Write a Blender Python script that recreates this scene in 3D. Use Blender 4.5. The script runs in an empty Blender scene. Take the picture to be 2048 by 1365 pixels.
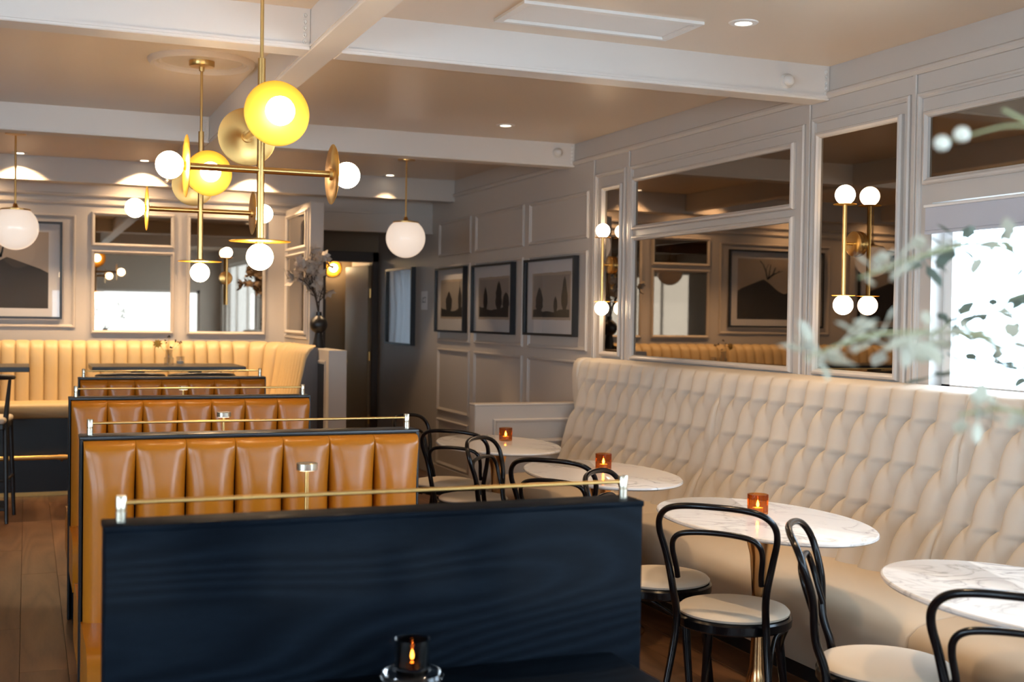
import bpy, bmesh, math, random
from mathutils import Vector, Matrix
random.seed(7)
PI = math.pi
sc = bpy.context.scene
COL = sc.collection

# ---------------------------------------------------------------- camera, world, exposure
def make_camera():
    cam = bpy.data.cameras.new('camera')
    cam.sensor_width = 36.0
    cam.lens = 2403.4 * 36.0 / 2048.0
    cam.clip_start = 0.05
    cam.dof.use_dof = True
    cam.dof.focus_distance = 4.9
    cam.dof.aperture_fstop = 3.5
    o = bpy.data.objects.new('camera', cam)
    yaw, pitch, roll = math.radians(21.9936), math.radians(-1.1074), math.radians(0.8267)
    fwd = Vector((math.sin(yaw) * math.cos(pitch), math.cos(yaw) * math.cos(pitch), math.sin(pitch)))
    rt = Vector((math.cos(yaw), -math.sin(yaw), 0))
    up = rt.cross(fwd)
    r2 = rt * math.cos(roll) + up * math.sin(roll)
    u2 = -rt * math.sin(roll) + up * math.cos(roll)
    m = Matrix((r2, u2, -fwd)).transposed().to_4x4()
    m.translation = Vector((0, 0, 1.5))
    o.matrix_world = m
    COL.objects.link(o)
    sc.camera = o
make_camera()

w = bpy.data.worlds.new('world')
sc.world = w
w.use_nodes = True
bg = w.node_tree.nodes['Background']
bg.inputs['Color'].default_value = (0.62, 0.81, 1.0, 1)
bg.inputs['Strength'].default_value = 11.0

def sun(name, energy, color, direction, angle):
    l = bpy.data.lights.new(name, 'SUN')
    l.energy = energy; l.color = color; l.angle = angle
    o = bpy.data.objects.new(name, l); COL.objects.link(o)
    o.rotation_euler = Vector(direction).to_track_quat('-Z', 'Y').to_euler()
    return o

def portal(loc, rot, sx, sy):
    l = bpy.data.lights.new('window_daylight', 'AREA')
    l.shape = 'RECTANGLE'; l.size = sx; l.size_y = sy
    l.cycles.is_portal = True
    o = bpy.data.objects.new('window_daylight', l); COL.objects.link(o)
    o.location = loc; o.rotation_euler = rot
    return o

SPOT_W = 46.0
WARM = (1.0, 0.67, 0.37)
def spot(x, y, z, watt=SPOT_W, size=100, blend=0.5, color=WARM):
    l = bpy.data.lights.new('downlight_beam', 'SPOT')
    l.energy = watt; l.color = color
    l.spot_size = math.radians(size); l.spot_blend = blend
    l.shadow_soft_size = 0.03
    o = bpy.data.objects.new('downlight_beam', l); COL.objects.link(o)
    o.location = (x, y, z)
    return o

sc.view_settings.view_transform = 'Standard'
sc.view_settings.look = 'None'
sc.view_settings.gamma = 1.0
sc.view_settings.use_curve_mapping = False
sc.view_settings.exposure = 0.30
sc.cycles.max_bounces = 8
sc.cycles.diffuse_bounces = 4
sc.cycles.glossy_bounces = 4
sc.cycles.transmission_bounces = 6
sc.cycles.transparent_max_bounces = 12
sc.cycles.caustics_reflective = False
sc.cycles.caustics_refractive = False
sc.cycles.sample_clamp_indirect = 6.0
sc.cycles.use_denoising = True

# ---------------------------------------------------------------- materials
def mat(name, color=(0.5, 0.5, 0.5), rough=0.5, metal=0.0, emit=None, estr=0.0, **kw):
    m = bpy.data.materials.new(name)
    m.use_nodes = True
    p = m.node_tree.nodes['Principled BSDF']
    p.inputs['Base Color'].default_value = (*color, 1)
    p.inputs['Roughness'].default_value = rough
    p.inputs['Metallic'].default_value = metal
    if emit:
        p.inputs['Emission Color'].default_value = (*emit, 1)
        p.inputs['Emission Strength'].default_value = estr
    for k, v in kw.items():
        p.inputs[k.replace('_', ' ')].default_value = v
    return m

class NT:
    def __init__(s, m):
        s.m = m; s.t = m.node_tree; s.p = s.t.nodes['Principled BSDF']
    def n(s, typ, **kw):
        nd = s.t.nodes.new(typ)
        for k, v in kw.items():
            if isinstance(k, str) and k.startswith('i_'):
                nd.inputs[k[2:].replace('_', ' ')].default_value = v
            else:
                setattr(nd, k, v)
        return nd
    def l(s, a, b):
        s.t.links.new(a, b)
    def coord(s, scale=(1, 1, 1), kind='Object'):
        tc = s.n('ShaderNodeTexCoord'); mp = s.n('ShaderNodeMapping')
        mp.inputs['Scale'].default_value = scale
        s.l(tc.outputs[kind], mp.inputs['Vector'])
        return mp.outputs['Vector']
    def ramp(s, fac, stops):
        r = s.n('ShaderNodeValToRGB')
        e = r.color_ramp.elements
        e[0].position = stops[0][0]; e[0].color = (*stops[0][1], 1)
        e[1].position = stops[-1][0]; e[1].color = (*stops[-1][1], 1)
        for pos, c in stops[1:-1]:
            x = e.new(pos); x.color = (*c, 1)
        s.l(fac, r.inputs['Fac'])
        return r.outputs['Color']
    def bump(s, h, strength=0.2, dist=0.01):
        b = s.n('ShaderNodeBump')
        b.inputs['Strength'].default_value = strength
        b.inputs['Distance'].default_value = dist
        s.l(h, b.inputs['Height']); s.l(b.outputs['Normal'], s.p.inputs['Normal'])

def noisy(m, scale, strength, dist, detail=3.0, sc3=(1, 1, 1)):
    t = NT(m); v = t.coord(sc3)
    nz = t.n('ShaderNodeTexNoise'); nz.inputs['Scale'].default_value = scale; nz.inputs['Detail'].default_value = detail
    t.l(v, nz.inputs['Vector']); t.bump(nz.outputs['Fac'], strength, dist)
    return m

def wood(name, stops, rough, axis='Y', ring=9.0, rnd=True, bump=0.15, spec=0.5, base=2.2, stretch=.12):
    m = mat(name, (0.3, 0.2, 0.1), rough)
    m.node_tree.nodes['Principled BSDF'].inputs['Specular IOR Level'].default_value = spec
    t = NT(m)
    tc = t.n('ShaderNodeTexCoord'); mp = t.n('ShaderNodeMapping')
    mp.inputs['Scale'].default_value = {'Y': (1, stretch, 1), 'X': (stretch, 1, 1), 'Z': (1, 1, stretch)}[axis]
    t.l(tc.outputs['Object'], mp.inputs['Vector'])
    vec = mp.outputs['Vector']
    if rnd:
        oi = t.n('ShaderNodeObjectInfo'); add = t.n('ShaderNodeVectorMath', operation='ADD')
        sc_ = t.n('ShaderNodeVectorMath', operation='SCALE'); sc_.inputs['Scale'].default_value = 37.0
        cmb = t.n('ShaderNodeCombineXYZ')
        for k in 'XYZ': t.l(oi.outputs['Random'], cmb.inputs[k])
        t.l(cmb.outputs[0], sc_.inputs[0]); t.l(vec, add.inputs[0]); t.l(sc_.outputs[0], add.inputs[1])
        vec = add.outputs[0]
    n1 = t.n('ShaderNodeTexNoise'); n1.inputs['Scale'].default_value = base; n1.inputs['Detail'].default_value = 2.0
    t.l(vec, n1.inputs['Vector'])
    mul = t.n('ShaderNodeMath', operation='MULTIPLY'); mul.inputs[1].default_value = ring
    t.l(n1.outputs['Fac'], mul.inputs[0])
    fr = t.n('ShaderNodeMath', operation='PINGPONG'); fr.inputs[1].default_value = 0.5
    t.l(mul.outputs[0], fr.inputs[0])
    n2 = t.n('ShaderNodeTexNoise'); n2.inputs['Scale'].default_value = 90.0; n2.inputs['Detail'].default_value = 3.0
    t.l(vec, n2.inputs['Vector'])
    mx = t.n('ShaderNodeMath', operation='MULTIPLY_ADD'); mx.inputs[1].default_value = 1.1
    t.l(fr.outputs[0], mx.inputs[0])
    m2 = t.n('ShaderNodeMath', operation='MULTIPLY'); m2.inputs[1].default_value = 0.55
    t.l(n2.outputs['Fac'], m2.inputs[0]); t.l(m2.outputs[0], mx.inputs[2])
    colr = t.ramp(mx.outputs[0], stops)
    if rnd:
        hs = t.n('ShaderNodeHueSaturation'); mr = t.n('ShaderNodeMapRange')
        mr.inputs['To Min'].default_value = 0.8; mr.inputs['To Max'].default_value = 1.2
        t.l(oi.outputs['Random'], mr.inputs['Value']); t.l(mr.outputs['Result'], hs.inputs['Value'])
        t.l(colr, hs.inputs['Color']); colr = hs.outputs['Color']
    t.l(colr, t.p.inputs['Base Color'])
    t.bump(mx.outputs[0], bump, 0.002)
    return m

M = {}
M['wall'] = noisy(mat('greige_wall_paint', (0.52, 0.475, 0.43), 0.42), 60, 0.05, 0.002)
M['ceil'] = noisy(mat('satin_ceiling_paint', (0.68, 0.545, 0.415), 0.30), 25, 0.04, 0.002)
M['beam'] = noisy(mat('beam_paint', (0.68, 0.63, 0.58), 0.45), 30, 0.05, 0.003)
M['white'] = mat('white_paint', (0.75, 0.72, 0.68), 0.4)
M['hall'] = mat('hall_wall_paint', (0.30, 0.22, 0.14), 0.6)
M['darktrim'] = mat('dark_brown_door_casing', (0.07, 0.045, 0.032), 0.45)
M['door'] = mat('taupe_door_paint', (0.38, 0.27, 0.15), 0.5)
M['blackwood'] = wood('black_stained_oak', [(0.15, (0.0020, 0.0034, 0.0058)), (0.5, (0.0029, 0.0050, 0.0083)), (0.95, (0.0052, 0.0087, 0.0138))], 0.55, 'X', 46, False, 0.35, 0.02, 1.7, .22)
for k_, v_ in (('Coat Weight', .02), ('Coat Roughness', .16)): M['blackwood'].node_tree.nodes['Principled BSDF'].inputs[k_].default_value = v_
M['blackedge'] = mat('black_satin_edge', (0.005, 0.006, 0.008), 0.32)
M['lacquer'] = mat('black_lacquered_bentwood', (0.003, 0.003, 0.004), 0.20, 0, None, 0, Specular_IOR_Level=0.32)
M['stool'] = mat('black_stool_wood', (0.010, 0.010, 0.012), 0.4)
M['floor'] = wood('oak_floor', [(0.0, (0.07, 0.030, 0.013)), (0.5, (0.155, 0.072, 0.031)), (1.0, (0.215, 0.108, 0.048))], 0.36, 'Y', 16, True, 0.1)
M['gap'] = mat('floor_joint', (0.02, 0.012, 0.008), 0.8)
M['leather'] = noisy(mat('tan_leather', (0.42, 0.134, 0.008), 0.25, 0, None, 0, Specular_IOR_Level=0.36), 260, 0.12, 0.001)
M['cream'] = noisy(mat('cream_leather', (0.55, 0.41, 0.22), 0.42), 200, 0.1, 0.001)
M['tuft'] = noisy(mat('ivory_upholstery', (0.57, 0.51, 0.435), 0.62), 180, 0.12, 0.001)
M['seatf'] = noisy(mat('sand_seat_upholstery', (0.56, 0.46, 0.34), 0.55), 180, 0.1, 0.001)
M['cushion'] = noisy(mat('cream_seat_pad', (0.60, 0.53, 0.43), 0.6), 200, 0.1, 0.001)
M['greyend'] = mat('grey_end_panel', (0.16, 0.15, 0.15), 0.6)
M['brass'] = mat('brushed_brass', (0.72, 0.45, 0.16), 0.28, 1.0)
M['disc'] = mat('bulb_lit_brass_disc', (0.95, 0.47, 0.045), 0.48, 0.55)  # yellow of the facing bulb's light is put into the brass colour
M['discback'] = mat('spun_brass_disc_back', (0.76, 0.47, 0.16), 0.34, 1.0, Anisotropic=0.85)
_t = NT(M['discback']); _tg = _t.n('ShaderNodeTangent', direction_type='RADIAL', axis='Z'); _t.l(_tg.outputs[0], _t.p.inputs['Tangent'])
M['copper'] = mat('rose_gold_stem', (0.72, 0.42, 0.19), 0.20, 1.0)
M['nickel'] = mat('pale_brass_post', (0.62, 0.55, 0.43), 0.25, 1.0)
M['mirror'] = mat('smoked_mirror', (0.25, 0.20, 0.155), 0.015, 1.0)
M['bulb'] = mat('lit_opal_bulb', (0.9, 0.85, 0.8), 0.3, 0, (1.0, 0.73, 0.44), 38.0)
M['sconcebulb'] = mat('lit_opal_sconce_bulb', (0.9, 0.85, 0.8), 0.3, 0, (1.0, 0.76, 0.50), 26.0)
M['pendant'] = mat('lit_opal_pendant_glass', (0.85, 0.8, 0.74), 0.12, 0, (1.0, 0.80, 0.64), 0.52)
M['led'] = mat('lit_downlight_lens', (0.9, 0.9, 0.9), 0.3, 0, (1.0, 0.84, 0.62), 9.0)
M['flame'] = mat('candle_flame', (1, 0.6, 0.2), 0.5, 0, (1.0, 0.40, 0.06), 60.0)
M['wax'] = mat('tealight_wax', (0.8, 0.74, 0.62), 0.5)
M['vaseblack'] = mat('matt_black_ceramic', (0.008, 0.008, 0.009), 0.38)
M['twig'] = mat('dark_twig_bark', (0.05, 0.035, 0.025), 0.8)
M['petal'] = mat('dusty_white_petal', (0.50, 0.44, 0.38), 0.7)
M['leaf'] = mat('pale_sage_leaf', (0.60, 0.59, 0.47), 0.6)
M['stem'] = mat('pale_green_stem', (0.36, 0.38, 0.20), 0.6)
M['berry'] = mat('cream_bud', (0.75, 0.74, 0.62), 0.5)
M['drygold'] = mat('dried_ochre_petal', (0.85, 0.45, 0.07), 0.7)
M['frame'] = mat('black_picture_frame', (0.010, 0.012, 0.016), 0.35)
M['mat_board'] = mat('white_mat_board', (0.62, 0.61, 0.62), 0.8)
M['paper'] = mat('warm_grey_print_paper', (0.30, 0.26, 0.23), 0.8)
M['ink'] = mat('dark_print_ink', (0.012, 0.011, 0.011), 0.8)
M['sepia'] = mat('sepia_print_sky', (0.42, 0.34, 0.27), 0.8)
M['sepiadark'] = noisy(mat('sepia_print_ground', (0.026, 0.021, 0.018), 0.8), 12, 0.02, 0.001)
M['notice'] = mat('white_notice_paper', (0.92, 0.91, 0.91), 0.7)
M['blind'] = mat('roller_blind_fabric', (0.5, 0.5, 0.54), 0.8)
M['plastic'] = mat('white_plastic', (0.66, 0.62, 0.57), 0.4)
M['drape'] = mat('white_sheer_drape', (0.75, 0.75, 0.75), 0.9)
_d = NT(M['drape']); _o = [n for n in _d.t.nodes if n.type == 'OUTPUT_MATERIAL'][0]
_tl = _d.n('ShaderNodeBsdfTranslucent'); _tl.inputs['Color'].default_value = (.75, .76, .78, 1)
_mx = _d.n('ShaderNodeMixShader'); _mx.inputs[0].default_value = .15
_d.l(_d.p.outputs[0], _mx.inputs[1]); _d.l(_tl.outputs[0], _mx.inputs[2]); _d.l(_mx.outputs[0], _o.inputs['Surface'])
M['ground'] = mat('pale_outdoor_paving', (0.72, 0.71, 0.70), 0.9)
M['hedge'] = mat('hedge_green', (0.06, 0.12, 0.04), 0.8)

def glass(name, tint, rough=0.0, mixf=0.12):
    m = bpy.data.materials.new(name); m.use_nodes = True
    nt = m.node_tree; nt.nodes.clear()
    out = nt.nodes.new('ShaderNodeOutputMaterial')
    tr = nt.nodes.new('ShaderNodeBsdfTransparent'); tr.inputs['Color'].default_value = (*tint, 1)
    gl = nt.nodes.new('ShaderNodeBsdfGlossy'); gl.inputs['Roughness'].default_value = rough
    lw = nt.nodes.new('ShaderNodeLayerWeight')
    pw_ = nt.nodes.new('ShaderNodeMath'); pw_.operation = 'POWER'; pw_.inputs[1].default_value = 4.5
    fr = nt.nodes.new('ShaderNodeMath'); fr.operation = 'MULTIPLY_ADD'; fr.inputs[1].default_value = 0.92; fr.inputs[2].default_value = 0.022
    nt.links.new(lw.outputs['Facing'], pw_.inputs[0]); nt.links.new(pw_.outputs[0], fr.inputs[0])
    mx = nt.nodes.new('ShaderNodeMixShader')
    nt.links.new(fr.outputs[0], mx.inputs['Fac']); nt.links.new(tr.outputs[0], mx.inputs[1])
    nt.links.new(gl.outputs[0], mx.inputs[2]); nt.links.new(mx.outputs[0], out.inputs['Surface'])
    return m
M['glass'] = glass('picture_glass', (1, 1, 1))
M['crystal'] = mat('clear_pressed_glass', (0.93, 0.88, 0.84), 0.02, Transmission_Weight=1.0, IOR=1.45)
M['clear'] = glass('clear_glass', (0.88, 0.88, 0.88), 0.02)
M['amber'] = glass('amber_glass', (0.88, 0.60, 0.34), 0.05)
M['smokeglass'] = glass('brown_tinted_glass', (0.62, 0.50, 0.42), 0.02)

def marble():
    m = mat('white_veined_marble', (0.85, 0.83, 0.8), 0.12)
    t = NT(m); v = t.coord()
    oi = t.n('ShaderNodeObjectInfo'); cmb = t.n('ShaderNodeCombineXYZ'); ad = t.n('ShaderNodeVectorMath', operation='ADD')
    sc_ = t.n('ShaderNodeVectorMath', operation='SCALE'); sc_.inputs['Scale'].default_value = 19.0
    for k in 'XYZ': t.l(oi.outputs['Random'], cmb.inputs[k])
    t.l(cmb.outputs[0], sc_.inputs[0]); t.l(v, ad.inputs[0]); t.l(sc_.outputs[0], ad.inputs[1])
    nz = t.n('ShaderNodeTexNoise'); nz.inputs['Scale'].default_value = 4.5; nz.inputs['Detail'].default_value = 7; nz.inputs['Distortion'].default_value = 1.6
    t.l(ad.outputs[0], nz.inputs['Vector'])
    sb = t.n('ShaderNodeMath', operation='SUBTRACT'); sb.inputs[1].default_value = 0.5; t.l(nz.outputs['Fac'], sb.inputs[0])
    ab = t.n('ShaderNodeMath', operation='ABSOLUTE'); t.l(sb.outputs[0], ab.inputs[0])
    veins = t.ramp(ab.outputs[0], [(0.0, (0.34, 0.33, 0.32)), (0.016, (0.58, 0.565, 0.55)), (0.06, (0.72, 0.70, 0.68))])
    n2 = t.n('ShaderNodeTexNoise'); n2.inputs['Scale'].default_value = 2.0; t.l(ad.outputs[0], n2.inputs['Vector'])
    r2 = t.ramp(n2.outputs['Fac'], [(0.45, (0, 0, 0)), (0.62, (1, 1, 1))])
    mx = t.n('ShaderNodeMix', data_type='RGBA'); mx.inputs[6].default_value = (0.72, 0.70, 0.68, 1)
    t.l(r2, mx.inputs[0]); t.l(veins, mx.inputs[7]); t.l(mx.outputs[2], t.p.inputs['Base Color'])
    return m
M['marble'] = marble()

# ---------------------------------------------------------------- mesh builder
class MB:
    def __init__(s):
        s.v = []; s.f = []; s.mi = []; s.cur = 0
    def quad(s, *ix):
        s.f.append(tuple(ix)); s.mi.append(s.cur)
    def add(s, verts, faces):
        o = len(s.v); s.v += [tuple(v) for v in verts]
        for f in faces:
            s.f.append(tuple(i + o for i in f)); s.mi.append(s.cur)
        return s
    def box(s, x0, x1, y0, y1, z0, z1):
        return s.add([(x0, y0, z0), (x1, y0, z0), (x1, y1, z0), (x0, y1, z0), (x0, y0, z1), (x1, y0, z1), (x1, y1, z1), (x0, y1, z1)],
                     [(0, 3, 2, 1), (4, 5, 6, 7), (0, 1, 5, 4), (1, 2, 6, 5), (2, 3, 7, 6), (3, 0, 4, 7)])
    def bbox(s, x0, x1, y0, y1, z0, z1, r=0.004, seg=2):
        bm = bmesh.new()
        bmesh.ops.create_cube(bm, size=1.0)
        for v in bm.verts:
            v.co = Vector((x0 + (v.co.x + .5) * (x1 - x0), y0 + (v.co.y + .5) * (y1 - y0), z0 + (v.co.z + .5) * (z1 - z0)))
        bmesh.ops.bevel(bm, geom=list(bm.edges), offset=r, segments=seg, affect='EDGES', profile=0.5)
        bm.verts.index_update()
        s.add([v.co[:] for v in bm.verts], [[v.index for v in f.verts] for f in bm.faces])
        bm.free(); return s
    def lathe(s, prof, seg=24, mtx=None, cx=0, cy=0, cz=0, sx=1.0, sy=1.0, rmod=None):
        vs = []; n = len(prof); fs = []; ids = []
        for (r, z) in prof:
            if r < 1e-6:
                ids.append([len(vs)]); vs.append(Vector((0, 0, z)))
            else:
                row = []
                for k in range(seg):
                    a = 2 * PI * k / seg; rr = r * (rmod(k, z) if rmod else 1.0)
                    row.append(len(vs)); vs.append(Vector((rr * math.cos(a) * sx, rr * math.sin(a) * sy, z)))
                ids.append(row)
        for i in range(n - 1):
            a, b = ids[i], ids[i + 1]
            if len(a) == 1 and len(b) == 1: continue
            for k in range(seg):
                k2 = (k + 1) % seg
                if len(a) == 1: fs.append((a[0], b[k2], b[k]))
                elif len(b) == 1: fs.append((a[k], a[k2], b[0]))
                else: fs.append((a[k], a[k2], b[k2], b[k]))
        if mtx: vs = [mtx @ v for v in vs]
        return s.add([(v.x + cx, v.y + cy, v.z + cz) for v in vs], fs)
    def sphere(s, c, r, seg=24, rings=14, mtx=None):
        prof = [(r * math.sin(PI * i / rings), -r * math.cos(PI * i / rings)) for i in range(rings + 1)]
        prof[0] = (0, -r); prof[-1] = (0, r)
        return s.lathe(prof, seg, mtx, *c)
    def tube(s, pts, rad, seg=10, closed=False, flat=1.0):
        P = [Vector(p) for p in pts]; n = len(P)
        R = rad if isinstance(rad, (list, tuple)) else [rad] * n
        T = []
        for i in range(n):
            a = P[i - 1] if (i or closed) else P[0]; b = P[(i + 1) % n] if (i < n - 1 or closed) else P[-1]
            T.append((b - a).normalized())
        ref = Vector((0, 0, 1)) if abs(T[0].z) < .9 else Vector((1, 0, 0))
        N = (ref - T[0] * ref.dot(T[0])).normalized()
        vs = []; fs = []
        for i in range(n):
            N = (N - T[i] * N.dot(T[i])).normalized(); B = T[i].cross(N)
            for k in range(seg):
                a = 2 * PI * k / seg
                vs.append(P[i] + N * (R[i] * math.cos(a)) + B * (R[i] * flat * math.sin(a)))
        m = n if closed else n - 1
        for i in range(m):
            for k in range(seg):
                k2 = (k + 1) % seg; j = (i + 1) % n
                fs.append((i * seg + k, i * seg + k2, j * seg + k2, j * seg + k))
        if not closed:
            fs.append(tuple(range(seg - 1, -1, -1))); fs.append(tuple((n - 1) * seg + k for k in range(seg)))
        return s.add(vs, fs)
    def grid(s, fn, nu, nv, flip=False):
        vs = [fn(i / nu, j / nv) for j in range(nv + 1) for i in range(nu + 1)]
        fs = []
        for j in range(nv):
            for i in range(nu):
                a = j * (nu + 1) + i
                q = (a, a + 1, a + nu + 2, a + nu + 1)
                fs.append(q[::-1] if flip else q)
        return s.add(vs, fs)
    def prism(s, poly, fn, h0, h1):
        """poly: 2-D points; fn(u, v, h) -> xyz"""
        n = len(poly)
        vs = [fn(u, v, h0) for u, v in poly] + [fn(u, v, h1) for u, v in poly]
        fs = [tuple(range(n - 1, -1, -1)), tuple(range(n, 2 * n))]
        fs += [(i, (i + 1) % n, n + (i + 1) % n, n + i) for i in range(n)]
        return s.add(vs, fs)
    def frame(s, u0, u1, v0, v1, prof, fn):
        """mitred frame: prof = [(inset, height)], swept round the rectangle; fn(u, v, h) -> xyz"""
        vs = []; n = len(prof)
        for (i, h) in prof:
            vs += [fn(u0 + i, v0 + i, h), fn(u1 - i, v0 + i, h), fn(u1 - i, v1 - i, h), fn(u0 + i, v1 - i, h)]
        fs = []
        for a in range(n - 1):
            for k in range(4):
                k2 = (k + 1) % 4
                fs.append((a * 4 + k, a * 4 + k2, a * 4 + 4 + k2, a * 4 + 4 + k))
        return s.add(vs, fs)
    def mesh(s, name, m, angle=35, smooth=True):
        me = bpy.data.meshes.new(name)
        me.from_pydata([tuple(v) for v in s.v], [], s.f)
        ms = m if isinstance(m, (list, tuple)) else [m]
        for x in ms: me.materials.append(x)
        if len(ms) > 1: me.polygons.foreach_set('material_index', s.mi)
        bm = bmesh.new(); bm.from_mesh(me)
        bmesh.ops.recalc_face_normals(bm, faces=bm.faces); bm.to_mesh(me); bm.free()
        if smooth:
            me.polygons.foreach_set('use_smooth', [True] * len(me.polygons))
            me.set_sharp_from_angle(angle=math.radians(angle))
        me.update()
        return me
    def build(s, name, m, parent=None, angle=35, smooth=True, loc=None):
        o = bpy.data.objects.new(name, s.mesh(name, m, angle, smooth))
        COL.objects.link(o)
        if parent: o.parent = parent
        if loc: o.location = loc
        return o

def tag(o, label=None, cat=None, group=None, kind=None):
    if label: o['label'] = label
    if cat: o['category'] = cat
    if group: o['group'] = group
    if kind: o['kind'] = kind
    return o
def thing(name, label, cat, loc=(0, 0, 0), rz=0.0, group=None):
    o = bpy.data.objects.new(name, None); COL.objects.link(o)
    o.empty_display_size = 0.1
    o.location = loc; o.rotation_euler = (0, 0, rz)
    return tag(o, label, cat, group)
def dup(root, loc, rz, label=None):
    r = root.copy(); COL.objects.link(r); r.location = loc; r.rotation_euler = (0, 0, rz)
    if label: r['label'] = label
    for ch in list(root.children):
        c = ch.copy(); COL.objects.link(c); c.parent = r
        for g in list(ch.children):
            d = g.copy(); COL.objects.link(d); d.parent = c
    return r
def xrot(a): return Matrix.Rotation(a, 4, 'X')
def yrot(a): return Matrix.Rotation(a, 4, 'Y')
def zrot(a): return Matrix.Rotation(a, 4, 'Z')
def spline(pts, n=8):
    P = [Vector(p) for p in pts]; out = []
    for i in range(len(P) - 1):
        p0 = P[max(i - 1, 0)]; p1 = P[i]; p2 = P[i + 1]; p3 = P[min(i + 2, len(P) - 1)]
        for k in range(n):
            t = k / n
            out.append(0.5 * ((2 * p1) + (-p0 + p2) * t + (2 * p0 - 5 * p1 + 4 * p2 - p3) * t * t + (-p0 + 3 * p1 - 3 * p2 + p3) * t ** 3))
    out.append(P[-1]); return out

# ---------------------------------------------------------------- room shell
XL, XR, YF, YB, YH, ZC = -4.2, 3.6, -2.6, 11.0, 12.9, 2.74
def S(name, mb, m, parent=None, **k):
    o = mb.build(name, m, parent, **k)
    if parent is None: o['kind'] = 'structure'
    return o

# floor: a dark sub-floor, planks as pieces where they are in view
floor = S('floor', MB().box(XL - .2, XR + .2, YF - .2, YH + 1.3, -0.06, -0.004), M['gap'])
pw = 0.19
rest = MB()
cnt = 0
x = XL
i = 0
while x < XR - .01:
    y = YF + random.uniform(-1.5, 0)
    while y < YH + 1.1:
        L = random.choice((2.0, 2.4, 2.8))
        y0, y1 = max(y, YF), min(y + L, YH + 1.2)
        if y1 - y0 > .05:
            seen = (-0.75 < x < 0.3 and 2.5 < y1 and y0 < 10.6) or (1.1 < x < 3.1 and 2.2 < y1 and y0 < 8.6)
            x1 = min(x + pw, XR)
            if seen:
                MB().bbox(x + .0006, x1 - .0006, y0 + .0006, y1 - .0006, -0.02, 0.0, 0.001, 1).build('plank', M['floor'], floor)
                cnt += 1
            else:
                rest.box(x + .001, x1 - .001, y0 + .001, y1 - .001, -0.02, 0.0)
        y += L
    x += pw
o = rest.build('far_planks', M['floor'], floor); o['kind'] = 'stuff'

ceiling = S('ceiling', MB().box(XL - .2, XR + .2, YF - .2, YH + 1.3, ZC, ZC + .1), M['ceil'])
# beams: a long one down the room, three across
ZB = 2.575
def beam(x0, x1, y0, y1):
    o = MB().bbox(x0, x1, y0, y1, ZB, ZC + .02, .004, 1).build('beam', M['beam'], ceiling)
    b = MB()   # a thin bead along the lower edge
    if x1 - x0 > y1 - y0:
        b.box(x0, x1, y0 - .006, y0 + .001, ZB + .012, ZB + .022)
    else:
        b.box(x0 - .006, x0 + .001, y0, y1, ZB + .012, ZB + .022)
    b.build('bead', M['beam'], o)
beam(1.06, 1.185, YF, 10.35)
for yb in (4.85, 7.77):
    beam(XL, 1.06, yb, yb + .14); beam(1.185, XR, yb, yb + .14)
beam(-1.30, -1.18, YF, 10.35)
MB().bbox(XL, XR, 10.35, 10.5, 2.545, ZC + .02, .004, 1).build('soffit', M['wall'], ceiling)
beam(XL, 1.06, 1.9, 2.04); beam(1.185, XR, 1.9, 2.04)
# bulkhead before the hall
bh = S('wall_bulkhead', MB().box(2.30, XR, 11.0, 11.12, 2.29, ZC), M['wall'])
MB().box(2.30, XR, 10.985, 11.0, 2.46, 2.485).box(2.30, XR, 10.98, 11.0, 2.29, 2.31).build('moulding', M['wall'], bh)
# little plaster scrolls where the front cross beam meets the long beam and the wall
def scroll(x, y):
    m = MB()
    for k in range(5):
        z0 = 2.605 + k * .026
        pts = [(x + .007 * math.cos(a) * (1 - a / 14), y, z0 + .010 * math.sin(a) * (1 - a / 14)) for a in [q * .55 for q in range(16)]]
        m.tube(pts, .0028, 5)
    m.build('scroll', M['white'], ceiling)
for (xx, yy) in ((1.035, 4.848), (1.21, 4.848), (3.575, 4.848), (3.575, 7.768), (1.035, 7.768)):
    scroll(xx, yy)
# medallion over the second chandelier
md = MB().lathe([(0.258, 0), (0.255, -.012), (0.243, -.026), (0.226, -.024), (0.216, -.008), (0.204, -.013), (0.192, -.002), (0.0, -.002)], 64)
for (mx_, my_) in ((0.79, 6.08), (0.757, 4.25)):
    md.build('medallion', M['ceil'], ceiling, loc=(mx_, my_, ZC))

# right wall with a window opening
WY0, WY1, WZ0, WZ1 = 1.6, 4.12, 1.19, 2.02
wr = MB()
wr.box(XR, XR + .16, WY1, YH + 1.2, 0, ZC).box(XR, XR + .16, YF, -2.3, 0, ZC).box(XR, XR + .16, 1.3, WY0, 0, ZC).box(XR, XR + .16, -2.3, 1.3, 0, .6).box(XR, XR + .16, -2.3, 1.3, 2.45, ZC)
wr.box(XR, XR + .16, WY0, WY1, 0, WZ0).box(XR, XR + .16, WY0, WY1, WZ1, ZC)
wall_right = S('wall_right', wr, M['wall'])
RW = lambda u, v, h: (XR - h, u, v)
BW = lambda u, v, h: (u, YB - h, v)
MOULD = [(0, 0), (0, .010), (.006, .017), (.014, .017), (.019, .010), (.026, .007), (.028, 0)]
MIRF = [(0, 0), (0, .016), (.005, .026), (.014, .028), (.022, .020), (.027, .018), (.030, .006)]
def moulding(parent, u0, u1, v0, v1, fn, prof=MOULD):
    MB().frame(u0, u1, v0, v1, prof, fn).build('moulding', M['wall'], parent, smooth=False)
for (a, b) in ((9.89, 10.76), (8.68, 9.77), (7.52, 8.57)):
    for (c, d) in ((2.06, 2.385), (1.275, 1.975), (0.625, 1.205), (0.12, 0.55)):
        moulding(wall_right, a, b, c, d, RW)
moulding(wall_right, 6.965, 7.41, 1.10, 2.487, RW)
moulding(wall_right, 5.035, 6.90, 1.10, 2.487, RW)
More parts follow.
